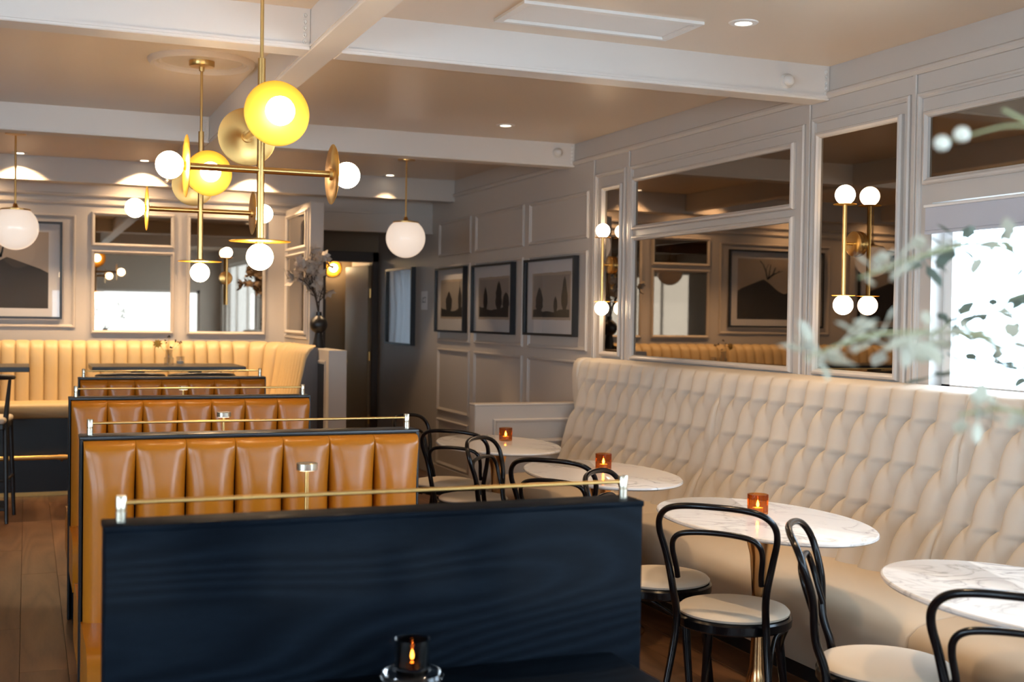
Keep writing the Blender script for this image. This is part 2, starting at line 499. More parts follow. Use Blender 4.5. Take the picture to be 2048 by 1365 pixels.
moulding(wall_right, 4.262, 4.975, 1.10, 2.505, RW)
moulding(wall_right, 1.45, 4.215, 1.06, 2.503, RW)
# cover strips between the bays and the frieze rail
for yy in (7.44, 6.925, 5.0, 4.235):
    MB().bbox(XR - .012, XR, yy - .012, yy + .012, 0.1, 2.60, .004, 1).build('strip', M['wall'], wall_right)
MB().prism([(0, 2.585), (.012, 2.585), (.022, 2.60), (.022, 2.612), (.006, 2.622), (0, 2.622)], lambda u, v, h: (XR - u, h, v), YF, 11.0).build('rail', M['wall'], wall_right, smooth=False)
S('baseboard_right', MB().bbox(XR - .018, XR, 7.5, 11.0, 0, .11, .004, 1), M['wall'])

# back wall
wall_back = S('wall_back', MB().box(XL, 2.30, YB, YB + .15, 0, ZC), M['wall'])
for zz, d in ((2.43, .02), (2.50, .03)):
    MB().prism([(0, zz - .012), (d * .6, zz - .012), (d, zz), (d, zz + .01), (d * .3, zz + .016), (0, zz + .016)], lambda u, v, h: (h, YB - u, v), XL, 2.30).build('rail', M['wall'], wall_back, smooth=False)
moulding(wall_back, -1.02, 0.385, 1.36, 2.33, BW)
moulding(wall_back, -2.75, -1.28, 1.36, 2.33, BW)
# left and front walls (behind the viewer), each with windows
wl = MB()
LW = ((-2.3, -0.1), (0.2, 2.5))
edges = [YF, LW[0][0], LW[0][1], LW[1][0], LW[1][1], YB]
for k in (0, 2, 4): wl.box(XL - .15, XL, edges[k], edges[k + 1], 0, ZC)
for (a, b) in LW: wl.box(XL - .15, XL, a, b, 0, .55).box(XL - .15, XL, a, b, 2.4, ZC)
wall_left = S('wall_left', wl, M['wall'])
wf = MB(); FW = ((-3.6, -0.6), (0.4, 3.2))
ex = [XL, FW[0][0], FW[0][1], FW[1][0], FW[1][1], XR]
for k in (0, 2, 4): wf.box(ex[k], ex[k + 1], YF - .15, YF, 0, ZC)
for (a, b) in FW: wf.box(a, b, YF - .15, YF, 0, .95).box(a, b, YF - .15, YF, 1.95, ZC)
wall_front = S('wall_front', wf, M['wall'])
S('ground_outside', MB().box(-14, 16, -14, 18, -.4, -.3), M['ground'])

# windows
def win(name, fn, u0, u1, v0, v1, mull):
    f = MB()
    f.prism([(u0, v0), (u1, v0), (u1, v0 + .05), (u0, v0 + .05)], fn, .07, .11)
    f.prism([(u0, v1 - .05), (u1, v1 - .05), (u1, v1), (u0, v1)], fn, .07, .11)
    f.prism([(u0, v0), (u0 + .05, v0), (u0 + .05, v1), (u0, v1)], fn, .07, .11)
    f.prism([(u1 - .05, v0), (u1, v0), (u1, v1), (u1 - .05, v1)], fn, .07, .11)
    for m_ in mull:
        f.prism([(m_ - .025, v0), (m_ + .025, v0), (m_ + .025, v1), (m_ - .025, v1)], fn, .07, .11)
    o = S(name, f, M['white'])
    MB().prism([(u0, v0), (u1, v0), (u1, v1), (u0, v1)], fn, .088, .092).build('pane', M['glass'], o)
    return o
win('window_1', lambda u, v, h: (XR + h, u, v), WY0, WY1, WZ0, WZ1, (2.4, 3.25))
for k, (a, b) in enumerate(FW):
    win('window_%d' % (k + 2), lambda u, v, h: (u, YF - h, v), a, b, .95, 1.95, (a + .35, b - .35))
for k, (a, b) in enumerate(LW):
    win('window_%d' % (k + 4), lambda u, v, h: (XL - h, u, v), a, b, .55, 2.4, ((a + b) / 2,))
win('window_6', lambda u, v, h: (u, 14.05 + h, v), 2.72, 3.06, .9, 2.1, ())  # unseen window added for the white reflection in the hall picture
p_ = portal((2.89, 14.13, 1.5), (0, 0, 0), .34, 1.2); p_.rotation_euler = Vector((0, -1, 0)).to_track_quat('-Z', 'Z').to_euler()
cu = thing('added_hall_curtain', 'added white drape over the unseen hall window, showing only as a reflection in the glazed picture', 'curtain', (2.89, 13.98, .85))  # drape added to dim that window and give its reflection folds
MB().grid(lambda u, v: (-.22 + .44 * u + .01 * math.sin(9 * v), .018 * math.sin(u * 34 + 1.5 * math.sin(v * 3)), v * 1.35), 90, 8).build('drape', M['drape'], cu, angle=180)
MB().tube([(-.26, 0, 1.36), (.26, 0, 1.36)], .009, 10).build('curtain_rod', M['brass'], cu)
MB().box(-.24, -.225, -.01, .07, 1.345, 1.375).box(.225, .24, -.01, .07, 1.345, 1.375).build('bracket', M['brass'], cu)
win('window_7', lambda u, v, h: (XR + h, u, v), -2.3, 1.3, .6, 2.45, (-1.1, .1))  # unseen window added to brighten the near part of the ceiling
p_ = portal((XR + .13, -.5, 1.525), (0, 0, 0), 3.6, 1.85); p_.rotation_euler = Vector((-1, 0, 0)).to_track_quat('-Z', 'Z').to_euler()
portal((XR + .13, (WY0 + WY1) / 2, (WZ0 + WZ1) / 2), (0, -PI / 2, PI), WZ1 - WZ0, WY1 - WY0).rotation_euler = Vector((-1, 0, 0)).to_track_quat('-Z', 'Y').to_euler()
for (a, b) in FW:
    p_ = portal(((a + b) / 2, YF - .13, 1.45), (0, 0, 0), b - a, 1.0); p_.rotation_euler = Vector((0, 1, 0)).to_track_quat('-Z', 'Z').to_euler()
for (a, b) in LW:
    p_ = portal((XL - .13, (a + b) / 2, 1.475), (0, 0, 0), b - a, 1.85); p_.rotation_euler = Vector((1, 0, 0)).to_track_quat('-Z', 'Z').to_euler()

bl = thing('roller_blind', 'pale lilac roller blind part drawn at the top of the bright side window', 'blind', (XR, 0, 0))
MB().bbox(-.012, -.006, 1.5, 4.15, 1.90, 2.0, .002, 1).build('fabric', M['blind'], bl)
MB().bbox(-.02, -.004, 1.5, 4.155, 2.0, 2.012, .003, 1).build('head_rail', M['white'], bl)
MB().bbox(-.016, -.002, 1.5, 4.15, 1.885, 1.90, .003, 1).build('hem_bar', M['blind'], bl)

# low panelled wall at the end of the tufted banquette
pwall = S('wall_banquette_end', MB().bbox(2.735, XR, 7.4, 7.5, 0, .925, .005, 1), M['wall'])
PWf = lambda u, v, h: (u, 7.4 - h, v)
moulding(pwall, 2.86, 3.46, .665, .828, PWf)
moulding(pwall, 2.86, 3.46, .10, .60, PWf)
MB().bbox(2.728, XR, 7.393, 7.507, .915, .93, .004, 1).build('cap', M['wall'], pwall)

# screen wall at the end of the channelled banquette and the low pier before it
part = S('wall_screen', MB().bbox(2.19, 2.305, 9.955, YB, 0, 2.45, .004, 1), M['wall'])
pier = S('wall_low_pier', MB().bbox(2.19, 2.335, 9.24, 9.955, 0, 1.225, .004, 1), M['wall'])
SWf = lambda u, v, h: (2.19 - h, u, v)
moulding(part, 9.99, 10.93, 1.29, 2.40, SWf)

# hall
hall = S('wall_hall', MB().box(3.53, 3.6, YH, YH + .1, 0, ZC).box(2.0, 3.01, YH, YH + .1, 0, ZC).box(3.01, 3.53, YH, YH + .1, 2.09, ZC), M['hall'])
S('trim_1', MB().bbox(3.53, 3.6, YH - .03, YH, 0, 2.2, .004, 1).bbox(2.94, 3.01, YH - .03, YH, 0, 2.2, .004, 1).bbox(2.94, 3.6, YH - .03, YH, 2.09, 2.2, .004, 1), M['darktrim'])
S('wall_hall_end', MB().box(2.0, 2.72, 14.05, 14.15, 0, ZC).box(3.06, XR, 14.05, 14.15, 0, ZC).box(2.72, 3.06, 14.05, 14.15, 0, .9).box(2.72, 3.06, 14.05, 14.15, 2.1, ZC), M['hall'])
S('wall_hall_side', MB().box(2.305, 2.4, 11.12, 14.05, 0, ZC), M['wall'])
d1 = thing('door_1', 'taupe door leaf standing open into the dim hall', 'door', (3.52, YH + .04, 0), 0); d1['kind'] = 'structure'
del d1['category']
d1.rotation_euler = (0, 0, math.radians(94))
MB().bbox(.0, .80, -.02, .02, .01, 2.06, .003, 1).build('leaf', M['door'], d1)
MB().lathe([(0, 0), (.028, 0), (.028, .006), (.012, .01), (.012, .04), (.028, .05), (.03, .065), (.02, .08), (0, .082)], 16, xrot(-PI / 2), .73, .02, .97).build('knob', M['brass'], d1)
for zz in (.35, 1.05, 1.75):
    MB().tube([(-.012, 0.0, zz - .05), (-.012, 0.0, zz + .05)], .011, 8).build('hinge', M['brass'], d1)

# ---------------------------------------------------------------- mirrors
def mirror(label, u0, u1, v0, v1, fn, group=None, name='wall_mirror', flat=1.0):
    t = thing(name, label, 'mirror', fn((u0 + u1) / 2, v0, 0), 0, group)
    L = Vector(t.location)
    g = lambda u, v, h: tuple(Vector(fn(u, v, h)) - L)
    MB().frame(u0 - .028, u1 + .028, v0 - .028, v1 + .028, [(i, h * flat) for i, h in MIRF], g).build('frame', M['wall'], t, smooth=False)
    MB().prism([(u0, v0), (u1, v0), (u1, v1), (u0, v1)], g, .001, .006).build('pane', M['mirror'], t, smooth=False)
    return t
GR = 'smoked mirrors in the right wall panelling'
mirror('narrow tall smoked mirror behind the farther double globe sconce', 7.03, 7.265, 1.283, 2.362, RW, GR)
mirror('wide smoked mirror panel above the tufted banquette, reflecting a framed picture', 5.14, 6.825, 1.272, 2.005, RW, GR)
mirror('long shallow smoked transom mirror above the wide mirror', 5.14, 6.825, 2.098, 2.38, RW, GR)
mirror('tall smoked mirror behind the nearer double globe sconce', 4.335, 4.90, 1.272, 2.40, RW, GR)
mirror('shallow smoked transom mirror above the bright side window', 1.5, 4.135, 2.128, 2.388, RW, GR)
GB = 'smoked mirrors over the channelled banquette'
mirror('shallow upper mirror on the back wall above the square mirror', 0.54, 1.176, 2.095, 2.338, BW, GB)
mirror('square mirror on the back wall reflecting a bright window and brass chandelier', 0.54, 1.176, 1.341, 2.005, BW, GB)
mirror('tall mirror on the back wall behind the single globe sconce', 1.342, 1.985, 1.337, 2.345, BW, GB)
mirror('small upper mirror on the side of the screen wall behind the dried branches', 10.07, 10.86, 2.095, 2.36, SWf, GB)
mirror('lower mirror on the side of the screen wall above the banquette curve', 10.07, 10.86, 1.36, 2.01, SWf, GB)
mirror('tall mirror set in the side of the low pier under the black vase', 9.37, 9.80, .30, 1.11, SWf, GB, flat=.35)

# ---------------------------------------------------------------- ceiling fittings
def downlight(x, y, z, label, watt=SPOT_W, size=84, blend=.7):
    t = thing('downlight', label, 'ceiling light', (x, y, z), 0, 'recessed ceiling downlights')
    MB().lathe([(.034, 0.0), (.036, -.006), (.058, -.004), (.062, 0.0)], 28).build('trim_ring', M['white'], t)
    MB().lathe([(0, -.003), (.033, -.003), (.034, 0.0)], 24).build('lens', M['led'], t)
    spot(x, y, z - .02, watt, size, blend)
downlight(2.75, 4.295, ZC, 'recessed downlight in the ceiling bay beside the white air vent')
downlight(2.85, 7.22, ZC, 'recessed downlight in the middle ceiling bay over the farthest marble table')
downlight(2.80, 5.35, ZC, 'recessed downlight hidden just behind the front cross beam')
for (xx, lab) in ((-.06, 'leftmost downlight before the soffit, above the left globe pendant'), (0.88, 'downlight before the soffit above the square back mirror'),
                  (1.78, 'downlight before the soffit behind the nearer chandelier stem'), (2.95, 'downlight before the soffit above the right globe pendant')):
    downlight(xx, 10.22, ZC, lab, 80 if xx < 2.5 else 45, 115 if xx < 2.5 else 84, .3)
for (xx, yy, w_, lab) in ((2.75, 2.9, 34, 'recessed downlight over the nearest marble table, above the top of view'), (2.75, 1.2, 18, 'unseen downlight added behind the viewer on the window side for ambient light'),
                      (-1.0, 9.0, 60, 'unseen downlight added left of view between the two left globe pendants'), (-2.9, 10.22, 85, 'second unseen downlight added left of view before the soffit'),
                      (-1.95, 10.22, 85, 'first unseen downlight added left of view before the soffit')):
    downlight(xx, yy, ZC, lab, w_)  # those left of and behind the view are unseen, added for ambient light
for (yy, lab) in ((3.1, 'recessed downlight above the aisle beside the nearest black partition, above the top of view'), (2.0, 'recessed downlight above the aisle nearest the viewer')):
    downlight(1.62, yy, ZC, lab, 68 if yy > 3 else 40, 74, .6)
for (xx, lab) in ((-1.6, 'downlight behind the soffit over the left end of the cream banquette'), (-.45, 'downlight behind the soffit over the large framed print'),
                  (.85, 'downlight behind the soffit over the square back mirror'), (1.75, 'downlight behind the soffit over the curved corner of the banquette')):
    downlight(xx, 10.75, ZC, lab, 34, 150, 1.0)

v_ = thing('air_vent', 'long white slatted air vent grille in the ceiling near the window', 'vent', (2.19, 4.52, ZC))
MB().frame(-.40, .41, -.165, .165, [(0, 0), (0, .012), (.03, .014), (.035, .006), (.035, 0)], lambda u, v, h: (u, v, -h)).build('frame', M['white'], v_, smooth=False)
for k in range(22):
    yy = -.125 + k * .25 / 21
    MB().add([(-.365, yy, -.002), (.375, yy, -.002), (.375, yy + .007, -.0035), (-.365, yy + .007, -.0035)], [(0, 1, 2, 3)]).build('slat', M['white'], v_, smooth=False)
MB().box(-.37, .38, -.13, .13, -.002, -.0005).build('backing', M['sepia'], v_)
for (xx, yy, zz, lab) in ((3.35, 4.85, 2.648, 'small white dome sensor on the front cross beam by the wall'), (3.46, 7.77, 2.668, 'small white dome sensor on the middle cross beam by the wall')):
    t = thing('ceiling_sensor', lab, 'sensor', (xx, yy, zz), 0, 'dome sensors on the beams')
    MB().lathe([(0.0, .0), (.034, 0), (.034, .012), (.03, .018), (.028, .018)], 24, xrot(PI / 2)).build('base', M['plastic'], t)
    MB().lathe([(.027, .016), (.026, .030), (.018, .042), (.008, .047), (0, .048)], 24, xrot(PI / 2)).build('dome', M['plastic'], t)

# ---------------------------------------------------------------- chandeliers
def chandelier(x, y, label):
    z0 = 2.005
    t = thing('chandelier', label, 'chandelier', (x, y, z0), 0, 'brass disc chandeliers')
    top = ZC - z0
    MB().lathe([(0, top), (.062, top), (.062, top - .022), (.058, top - .028), (.014, top - .030), (.012, top - .05), (0, top - .05)], 28).build('canopy', M['brass'], t)
    MB().tube([(0, 0, .385), (0, 0, top - .03)], .0065, 12).build('rod', M['brass'], t)
    MB().tube([(0, 0, -.245), (0, 0, .39)], .0135, 16).build('stem', M['brass'], t)
    MB().tube([(-.25, 0, 0), (.25, 0, 0)], .012, 16).build('arm', M['brass'], t)
    MB().tube([(0, -.285, .155), (0, .285, .155)], .012, 16).build('arm', M['brass'], t)
    dirs = ((yrot(-PI / 2), (-.255, 0, 0)), (yrot(PI / 2), (.255, 0, 0)), (xrot(PI / 2), (0, -.288, .155)), (xrot(-PI / 2), (0, .288, .155)), (xrot(PI), (0, 0, -.25)))
    for mt, p in dirs:
        dm = MB()
        dm.cur = 1; dm.lathe([(0, -.012), (.020, -.012), (.022, -.003), (.104, -.0025), (.1075, -.001)], 48)
        dm.cur = 0; dm.lathe([(.1075, -.001), (.104, .001), (0, .001)], 48)
        do = dm.build('disc', [M['disc'], M['discback']], t, loc=p); do.rotation_euler = mt.to_euler()
        d = mt @ Vector((0, 0, 1))
        MB().lathe([(0, .0), (.016, .0), (.016, .012), (0, .012)], 16, mt, *p).build('lamp_holder', M['brass'], t)
        c = Vector(p) + d * .054
        MB().sphere(c, .047, 28, 18).build('bulb', M['bulb'], t)
    return t
chandelier(.757, 4.25, 'nearer brass disc chandelier with glowing globe bulbs over the front booths')
chandelier(.79, 6.08, 'farther brass disc chandelier with glowing globe bulbs under the ceiling medallion')

def pendant(x, y, z, label):
    t = thing('globe_pendant', label, 'pendant light', (x, y, z), 0, 'white globe pendants')
    r = .156
    prof = [(r * math.sin(a), -r * math.cos(a)) for a in [PI * k / 22 for k in range(0, 18)]]
    prof[0] = (0, -r)
    zt = prof[-1][1]; rt_ = prof[-1][0]
    MB().lathe(prof + [(rt_ * .9, zt + .004), (0, zt + .004)], 36).build('globe', M['pendant'], t)
    MB().lathe([(rt_ * 1.0, zt + .002), (rt_ * 1.0, zt + .012), (.02, zt + .026), (.012, zt + .05), (0, zt + .05)], 28).build('cap', M['brass'], t)
    MB().tube([(0, 0, zt + .03), (0, 0, ZC - z)], .007, 10).build('rod', M['brass'], t)
    MB().lathe([(0, ZC - z), (.07, ZC - z), (.068, ZC - z - .012), (.0, ZC - z - .02)], 24).build('canopy', M['brass'], t)
pendant(2.775, 9.15, 2.118, 'white globe pendant on a brass rod before the hall doorway')
pendant(-.08, 9.1, 2.08, 'white globe pendant on a brass rod at the left edge before the large framed picture')
pendant(-2.9, 9.1, 2.08, 'white globe pendant outside the left of view')

# ---------------------------------------------------------------- sconces
def sconce(label, wx, y, z, single=False, back=False):
    t = thing('globe_sconce', label, 'wall lamp', (0, 0, 0), 0, 'brass globe sconces on mirrors')
    if back: t.location = (wx, y, z); t.rotation_euler = (0, 0, PI / 2)
    else: t.location = (wx, y, z)
    # local: -x points into the room
    MB().lathe([(0, 0), (.058, 0), (.06, .006), (.058, .02), (.05, .024), (0, .024)], 36, yrot(-PI / 2), 0, 0, .03).build('back_plate', M['brass'], t)
    MB().tube([(-.02, 0, .03), (-.07, 0, .03)], .007, 10).build('arm', M['brass'], t)
    h = .21
    MB().tube([(-.07, 0, -h), (-.07, 0, h)], .0105, 14).build('pole', M['brass'], t)
    for s in ((1,) if single else (1, -1)):
        MB().lathe([(0, 0), (.053, 0), (.054, .0015 * s), (.053, .003 * s), (0, .003 * s)], 32, None, -.07, 0, s * h).build('disc', M['disc'], t)
        MB().sphere((-.07, 0, s * (h + .046)), .046, 28, 18).build('bulb', M['sconcebulb'], t)
    return t
sconce('nearer brass sconce with two globe bulbs on the tall mirror by the window', 3.594, 4.615, 1.838)
sconce('farther brass sconce with two globe bulbs on the narrow mirror', 3.594, 7.15, 1.828)
sconce('brass sconce with a single globe bulb on the back wall mirror', 1.655, 10.994, 1.79, True, True)
hs = thing('disc_sconce', 'round yellow glowing disc sconce on the dim hall wall', 'wall lamp', (3.36, 14.05, 2.06))
MB().lathe([(0, 0), (.105, 0), (.107, .01), (.10, .014), (0, .016)], 40, xrot(PI / 2)).build('disc', M['disc'], hs)
M['hallbulb'] = mat('lit_opal_hall_bulb', (0.9, 0.85, 0.8), 0.3, 0, (1.0, 0.70, 0.38), 55.0)
MB().sphere((0, -.062, 0), .046, 24, 16).build('bulb', M['hallbulb'], hs)

# ---------------------------------------------------------------- booths
BX0, BX1, BZ = .16, 1.34, 1.08
def channel_mesh(w, z0, z1, depth, bulge, name, m, nu=14, nv=18, sidedir=-1):
    """one upholstered channel, face towards -y; u along x, from 0..w; back plane at y=0"""
    def fn(u, v):
        c = -math.cos(PI * u)                        # denser towards the creases
        e = abs(c); uu = .5 + .5 * c
        prof = (1 - e ** 3.0) ** 0.6
        dz = (z1 - z0) * (1 - v) ** 1.6              # distance below the top edge, denser near it
        rt = 0.028
        top = math.sqrt(max(0.0, 1 - (1 - dz / rt) ** 2)) if dz < rt else 1.0
        k = min(1.0, dz / .20); k = k * k * (3 - 2 * k)
        full = depth + bulge * (.55 + .45 * k)
        d = full - (full * .25 + (bulge * .95) * k) * (1 - prof) * 1.0
        d *= top
        g = .0003 + .0012 * k                         # the creases open a little lower down
        return (g + uu * (w - 2 * g), -d, z1 - dz)
    return MB().grid(fn, nu, nv).mesh(name, m, 60)
def seat_mesh(w):
    prof = [(.0, .24), (-.50, .24), (-.51, .26), (-.51, .41), (-.495, .45), (-.46, .47), (-.40, .478), (-.1, .47), (.0, .46)]
    mb = MB(); n = len(prof); seg = 10
    def fn(i, k):
        y, z = prof[i]; e = k / seg
        x_ = w * e
        r = .03
        return (x_, y, z)
    mb.prism(prof, lambda u, v, h: (h, u, v), 0.004, w - .004)
    return mb.mesh('seat', M['leather'], 50)
CH_W = (BX1 - BX0 - .018) / 7
ch_me = channel_mesh(CH_W, .44, BZ - .012, .035, .045, 'channel', M['leather'])
st_me = seat_mesh(BX1 - BX0)
def booth(x0, y, label, front, rear):
    t = thing('booth_bench', label, 'bench', (x0, y, 0), 0, 'tan leather booth benches')
    W = BX1 - BX0
    p = MB().bbox(0, W, 0, .10, 0, BZ, .006, 2).build('partition', M['blackwood'], t)
    if front or True:
        f = MB()
        f.bbox(-.002, W + .002, -.001 if not front else -.012, .102, BZ - .012, BZ + .002, .003, 2)
        if front:
            f.bbox(-.002, .009, -.015, .05, 0, BZ - .005, .003, 1).bbox(W - .009, W + .002, -.015, .05, 0, BZ - .005, .003, 1)
        f.build('edge_trim', M['blackedge'] if front else M['blackwood'], t)
    for s, on in ((1, front), (-1, rear)):
        if not on: continue
        for k in range(7):
            c = bpy.data.objects.new('channel', ch_me); COL.objects.link(c); c.parent = t
            if s == 1: c.location = (.009 + k * CH_W, 0, 0)
            else: c.location = (W - .009 - k * CH_W, .10, 0); c.rotation_euler = (0, 0, PI)
        c = bpy.data.objects.new('seat', st_me); COL.objects.link(c); c.parent = t
        if s == -1: c.location = (W, .10, 0); c.rotation_euler = (0, 0, PI)
        b = MB().bbox(.02, W - .02, -.44 if s == 1 else .10, 0 if s == 1 else .54, 0, .24, .004, 1).build('plinth', M['blackwood'], t)
    for xx in (.033, W - .028):
        ps = MB()
        ps.lathe([(0, BZ), (.0105, BZ), (.0105, BZ + .024), (.0092, BZ + .0255), (.0092, BZ + .0275), (.0105, BZ + .029), (.0105, BZ + .053), (.0095, BZ + .055), (0, BZ + .055)], 20, None, xx, .05, 0)
        ps.build('rail_post', M['nickel'], t)
    MB().tube([(.033, .05, BZ + .041), (W - .028, .05, BZ + .041)], .0045, 10).build('rail', M['brass'], t)
    return t
booth(.143, 2.45, 'nearest booth partition, plain black oak back with brass rail facing the viewer', False, True)
booth(.168, 4.26, 'tan leather channelled booth bench second from the front', True, True)
booth(.192, 6.20, 'tan leather channelled booth bench third from the front', True, True)
booth(.305, 8.08, 'farthest tan leather booth bench, just before the high dark table', True, False)

def booth_table(x0, x1, y0, y1, z, label, group='dark booth tables'):
    t = thing('booth_table', label, 'table', ((x0 + x1) / 2, (y0 + y1) / 2, 0), 0, group)
    a, b = (x1 - x0) / 2, (y1 - y0) / 2
    MB().bbox(-a, a, -b, b, z - .035, z, .004, 2).build('tabletop', M['blackwood'], t)
    MB().tube([(0, 0, .03), (0, 0, z - .03)], .035, 16).build('column', M['blackedge'], t)
    MB().lathe([(0, 0), (.22, 0), (.22, .012), (.06, .03), (0, .03)], 32).build('base', M['blackedge'], t)
    return t
booth_table(.26, 1.24, 1.62, 2.44, .742, 'dark table in front of the nearest black partition, holding the glass candle holder')
booth_table(.26, 1.44, 3.10, 3.70, .75, 'dark booth table hidden behind the nearest partition, under the first brass lamp')
booth_table(.26, 1.44, 4.98, 5.58, .75, 'dark booth table between the second and third benches')
booth_table(.26, 1.44, 6.88, 7.48, .75, 'dark booth table between the third and farthest benches')

def table_lamp(x, y, z, label):
    t = thing('table_lamp', label, 'lamp', (x, y, z), 0, 'small brass table lamps')
    MB().lathe([(0, 0), (.05, 0), (.052, .006), (.048, .014), (.01, .018), (0, .018)], 28).build('base', M['brass'], t)
    MB().tube([(0, 0, .015), (0, 0, .30)], .0062, 12).build('stem', M['brass'], t)
    sh_ = MB().lathe([(0, .299), (.028, .299), (.031, .301), (.031, .318), (.029, .320), (0, .320)], 28).build('shade', M['nickel'], t)
    sp_ = spot(x, y, z + .296, 1.6, 130, .6)
    MB().lathe([(.008, .2985), (.026, .2985)], 24).build('light_ring', M['led'], sh_)
table_lamp(.757, 3.45, .75, 'slim brass table lamp behind the nearest black partition')
table_lamp(.80, 5.33, .75, 'slim brass table lamp between the second and third benches')
table_lamp(.857, 7.28, .75, 'slim brass table lamp between the third and farthest benches')

# candle holder on the front table
ch = thing('candle_holder', 'clear glass candle holder with a wide hollow foot on the front dark table', 'candle holder', (.745, 2.372, .742))
ring = [(.030, .006), (.040, .001), (.054, .002), (.063, .008), (.066, .014), (.063, .021), (.054, .026), (.042, .027), (.0365, .030), (.036, .090), (.0335, .090), (.033, .032), (.0, .029)]
MB().lathe(ring, 40).build('glass', M['crystal'], ch)
MB().lathe([(0, .033), (.0315, .033), (.0315, .089), (.030, .089), (.030, .035), (0, .035)], 36).build('tinted_liner', M['smokeglass'], ch)
tl_ = MB().lathe([(0, .0355), (.017, .0355), (.017, .044), (0, .045)], 20).build('tealight', M['copper'], ch)
MB().lathe([(0, .047), (.003, .049), (.004, .054), (.0025, .062), (0, .068)], 12).build('flame', M['flame'], tl_)

# ---------------------------------------------------------------- tufted banquette
bq = thing('tufted_banquette', 'long ivory button tufted banquette along the right wall under the mirrors', 'banquette', (0, 0, 0))
BY0, BY1 = 1.0, 7.36
def back_x(z):
    pts = [(.44, 3.27), (.55, 3.315), (.75, 3.40), (.95, 3.455), (1.10, 3.485), (1.18, 3.50), (1.24, 3.52)]
    for (a, xa), (b, xb) in zip(pts, pts[1:]):
        if z <= b: return xa + (xb - xa) * (z - a) / (b - a)
    return pts[-1][1]
DY, DZ, ZT = .15, .187, 1.105
NZ = 3
TD = .068
SEAM = .46
def warp(r):
    """the seams leave a button sideways and then drop: how far row r is pushed along the back"""
    if r <= 0 or r >= NZ: return 0.0
    n_ = math.floor(r); t = r - n_
    return (t ** SEAM - t) / 2
def puff(s, z):
    r = (ZT - z) / DZ
    def ab(x, p): return abs(math.sin(PI * x)) ** p
    flat = 0.0
    if r < 0:
        flat = min(1.0, -r / .62); rr_ = 0.0
    elif r > NZ:
        flat = .6 * min(1.0, (r - NZ) / .5); rr_ = float(NZ)
    else:
        rr_ = r
    r = rr_
    q = s / DY - r / 2                       # sharp folded seam
    p = s / DY + warp(r) + r / 2             # soft valley
    fq = q - math.floor(q)
    # the pillow rises slowly from its near seam and rolls over a full lip at its far seam
    cross = min(1.0, 1.62 * fq ** .62 * (1 - fq) ** .24)
    nearb = .16 + .84 * abs(2 * fq - 1) ** 1.7
    soft = 1 - .92 * (1 - ab(p, .62)) * nearb
    return cross * soft * (1 - .72 * flat) + .72 * flat * .86
def back_section(y0, y1):
    ny = int(round((y1 - y0) / DY * 16)); 
    zs = []
    z = ZT - NZ * DZ
    k = 0
    low = [.44 + (ZT - NZ * DZ - .44) * j / 6 for j in range(6)]
    mid = [ZT - NZ * DZ + DZ * j / 16 for j in range(16 * NZ)]
    hi = [ZT + .115 * j / 14 for j in range(15)]
    zs = low + mid + hi
    extra = 6
    nv = len(zs) - 1 + extra
    def fn(u, v):
        j = int(round(v * nv)); s = y0 + (y1 - y0) * u
        edge = min(1.0, min(s - y0, y1 - s) / .012 + .0) if True else 1
        edge = math.sqrt(max(0, min(1, edge)))
        if j < len(zs):
            z = zs[j]
            d = puff(s, z) * TD * (.7 + .3 * edge)
            # roll the top edge
            if z > 1.17:
                q = (z - 1.17) / .055; d = d + .0 - .012 * min(1, q) ** 2
            return (back_x(z) - d - .004 * edge, s + warp((ZT - z) / DZ) * DY * min(1, (s - y0) / .15, (y1 - s) / .15), z)
        q = (j - len(zs) + 1) / extra * PI / 2
        z = zs[-1]; d = puff(s, z) * TD - .012
        x0 = back_x(z) - d
        return (x0 + (3.594 - x0) * math.sin(q) * 1.0, s, z + .018 * math.sin(min(q * 1.6, PI / 2)) )
    return MB().grid(fn, ny, nv)
secs = [(1.0, 2.0), (2.0, 3.8), (3.8, 5.6), (5.6, 7.295)]
secs = [(1.025, 1.925), (1.925, 3.725), (3.725, 5.525), (5.525, 7.30)]
for (a, b) in secs:
    back_section(a, b).build('back_cushion', M['tuft'], bq, angle=80)
# seat: one rounded front per section
SEATP = [(3.33, .44), (3.33, .475), (3.20, .480), (3.02, .478), (2.92, .470), (2.855, .452), (2.815, .42), (2.805, .37), (2.835, .30), (2.90, .20), (2.955, .11), (2.97, .09), (3.33, .09)]
ss = [(1.0, 3.25), (3.25, 5.25), (5.25, 7.33)]
ss = [(1.0, 3.30), (3.30, 5.60), (5.60, 7.33)]
for (a, b) in ss:
    mb = MB(); n = len(SEATP)
    pc = Vector((3.15, .28))
    rings = [(a + .001, .96), (a + .004, .985), (a + .012, 1.0), (b - .012, 1.0), (b - .004, .985), (b - .001, .96)]
    vs = []
    for (yy, s_) in rings:
        vs += [(pc.x + (px - pc.x) * s_, yy, pc.y + (pz - pc.y) * s_) for px, pz in SEATP]
    fs = [(i * n + k, i * n + (k + 1) % n, (i + 1) * n + (k + 1) % n, (i + 1) * n + k) for i in range(len(rings) - 1) for k in range(n)]
    fs += [tuple(range(n)), tuple((len(rings) - 1) * n + k for k in range(n - 1, -1, -1))]
    mb.add(vs, fs); mb.build('seat', M['seatf'], bq, angle=40)
MB().box(3.03, 3.33, 1.0, 7.33, 0, .095).build('plinth', M['blackedge'], bq)
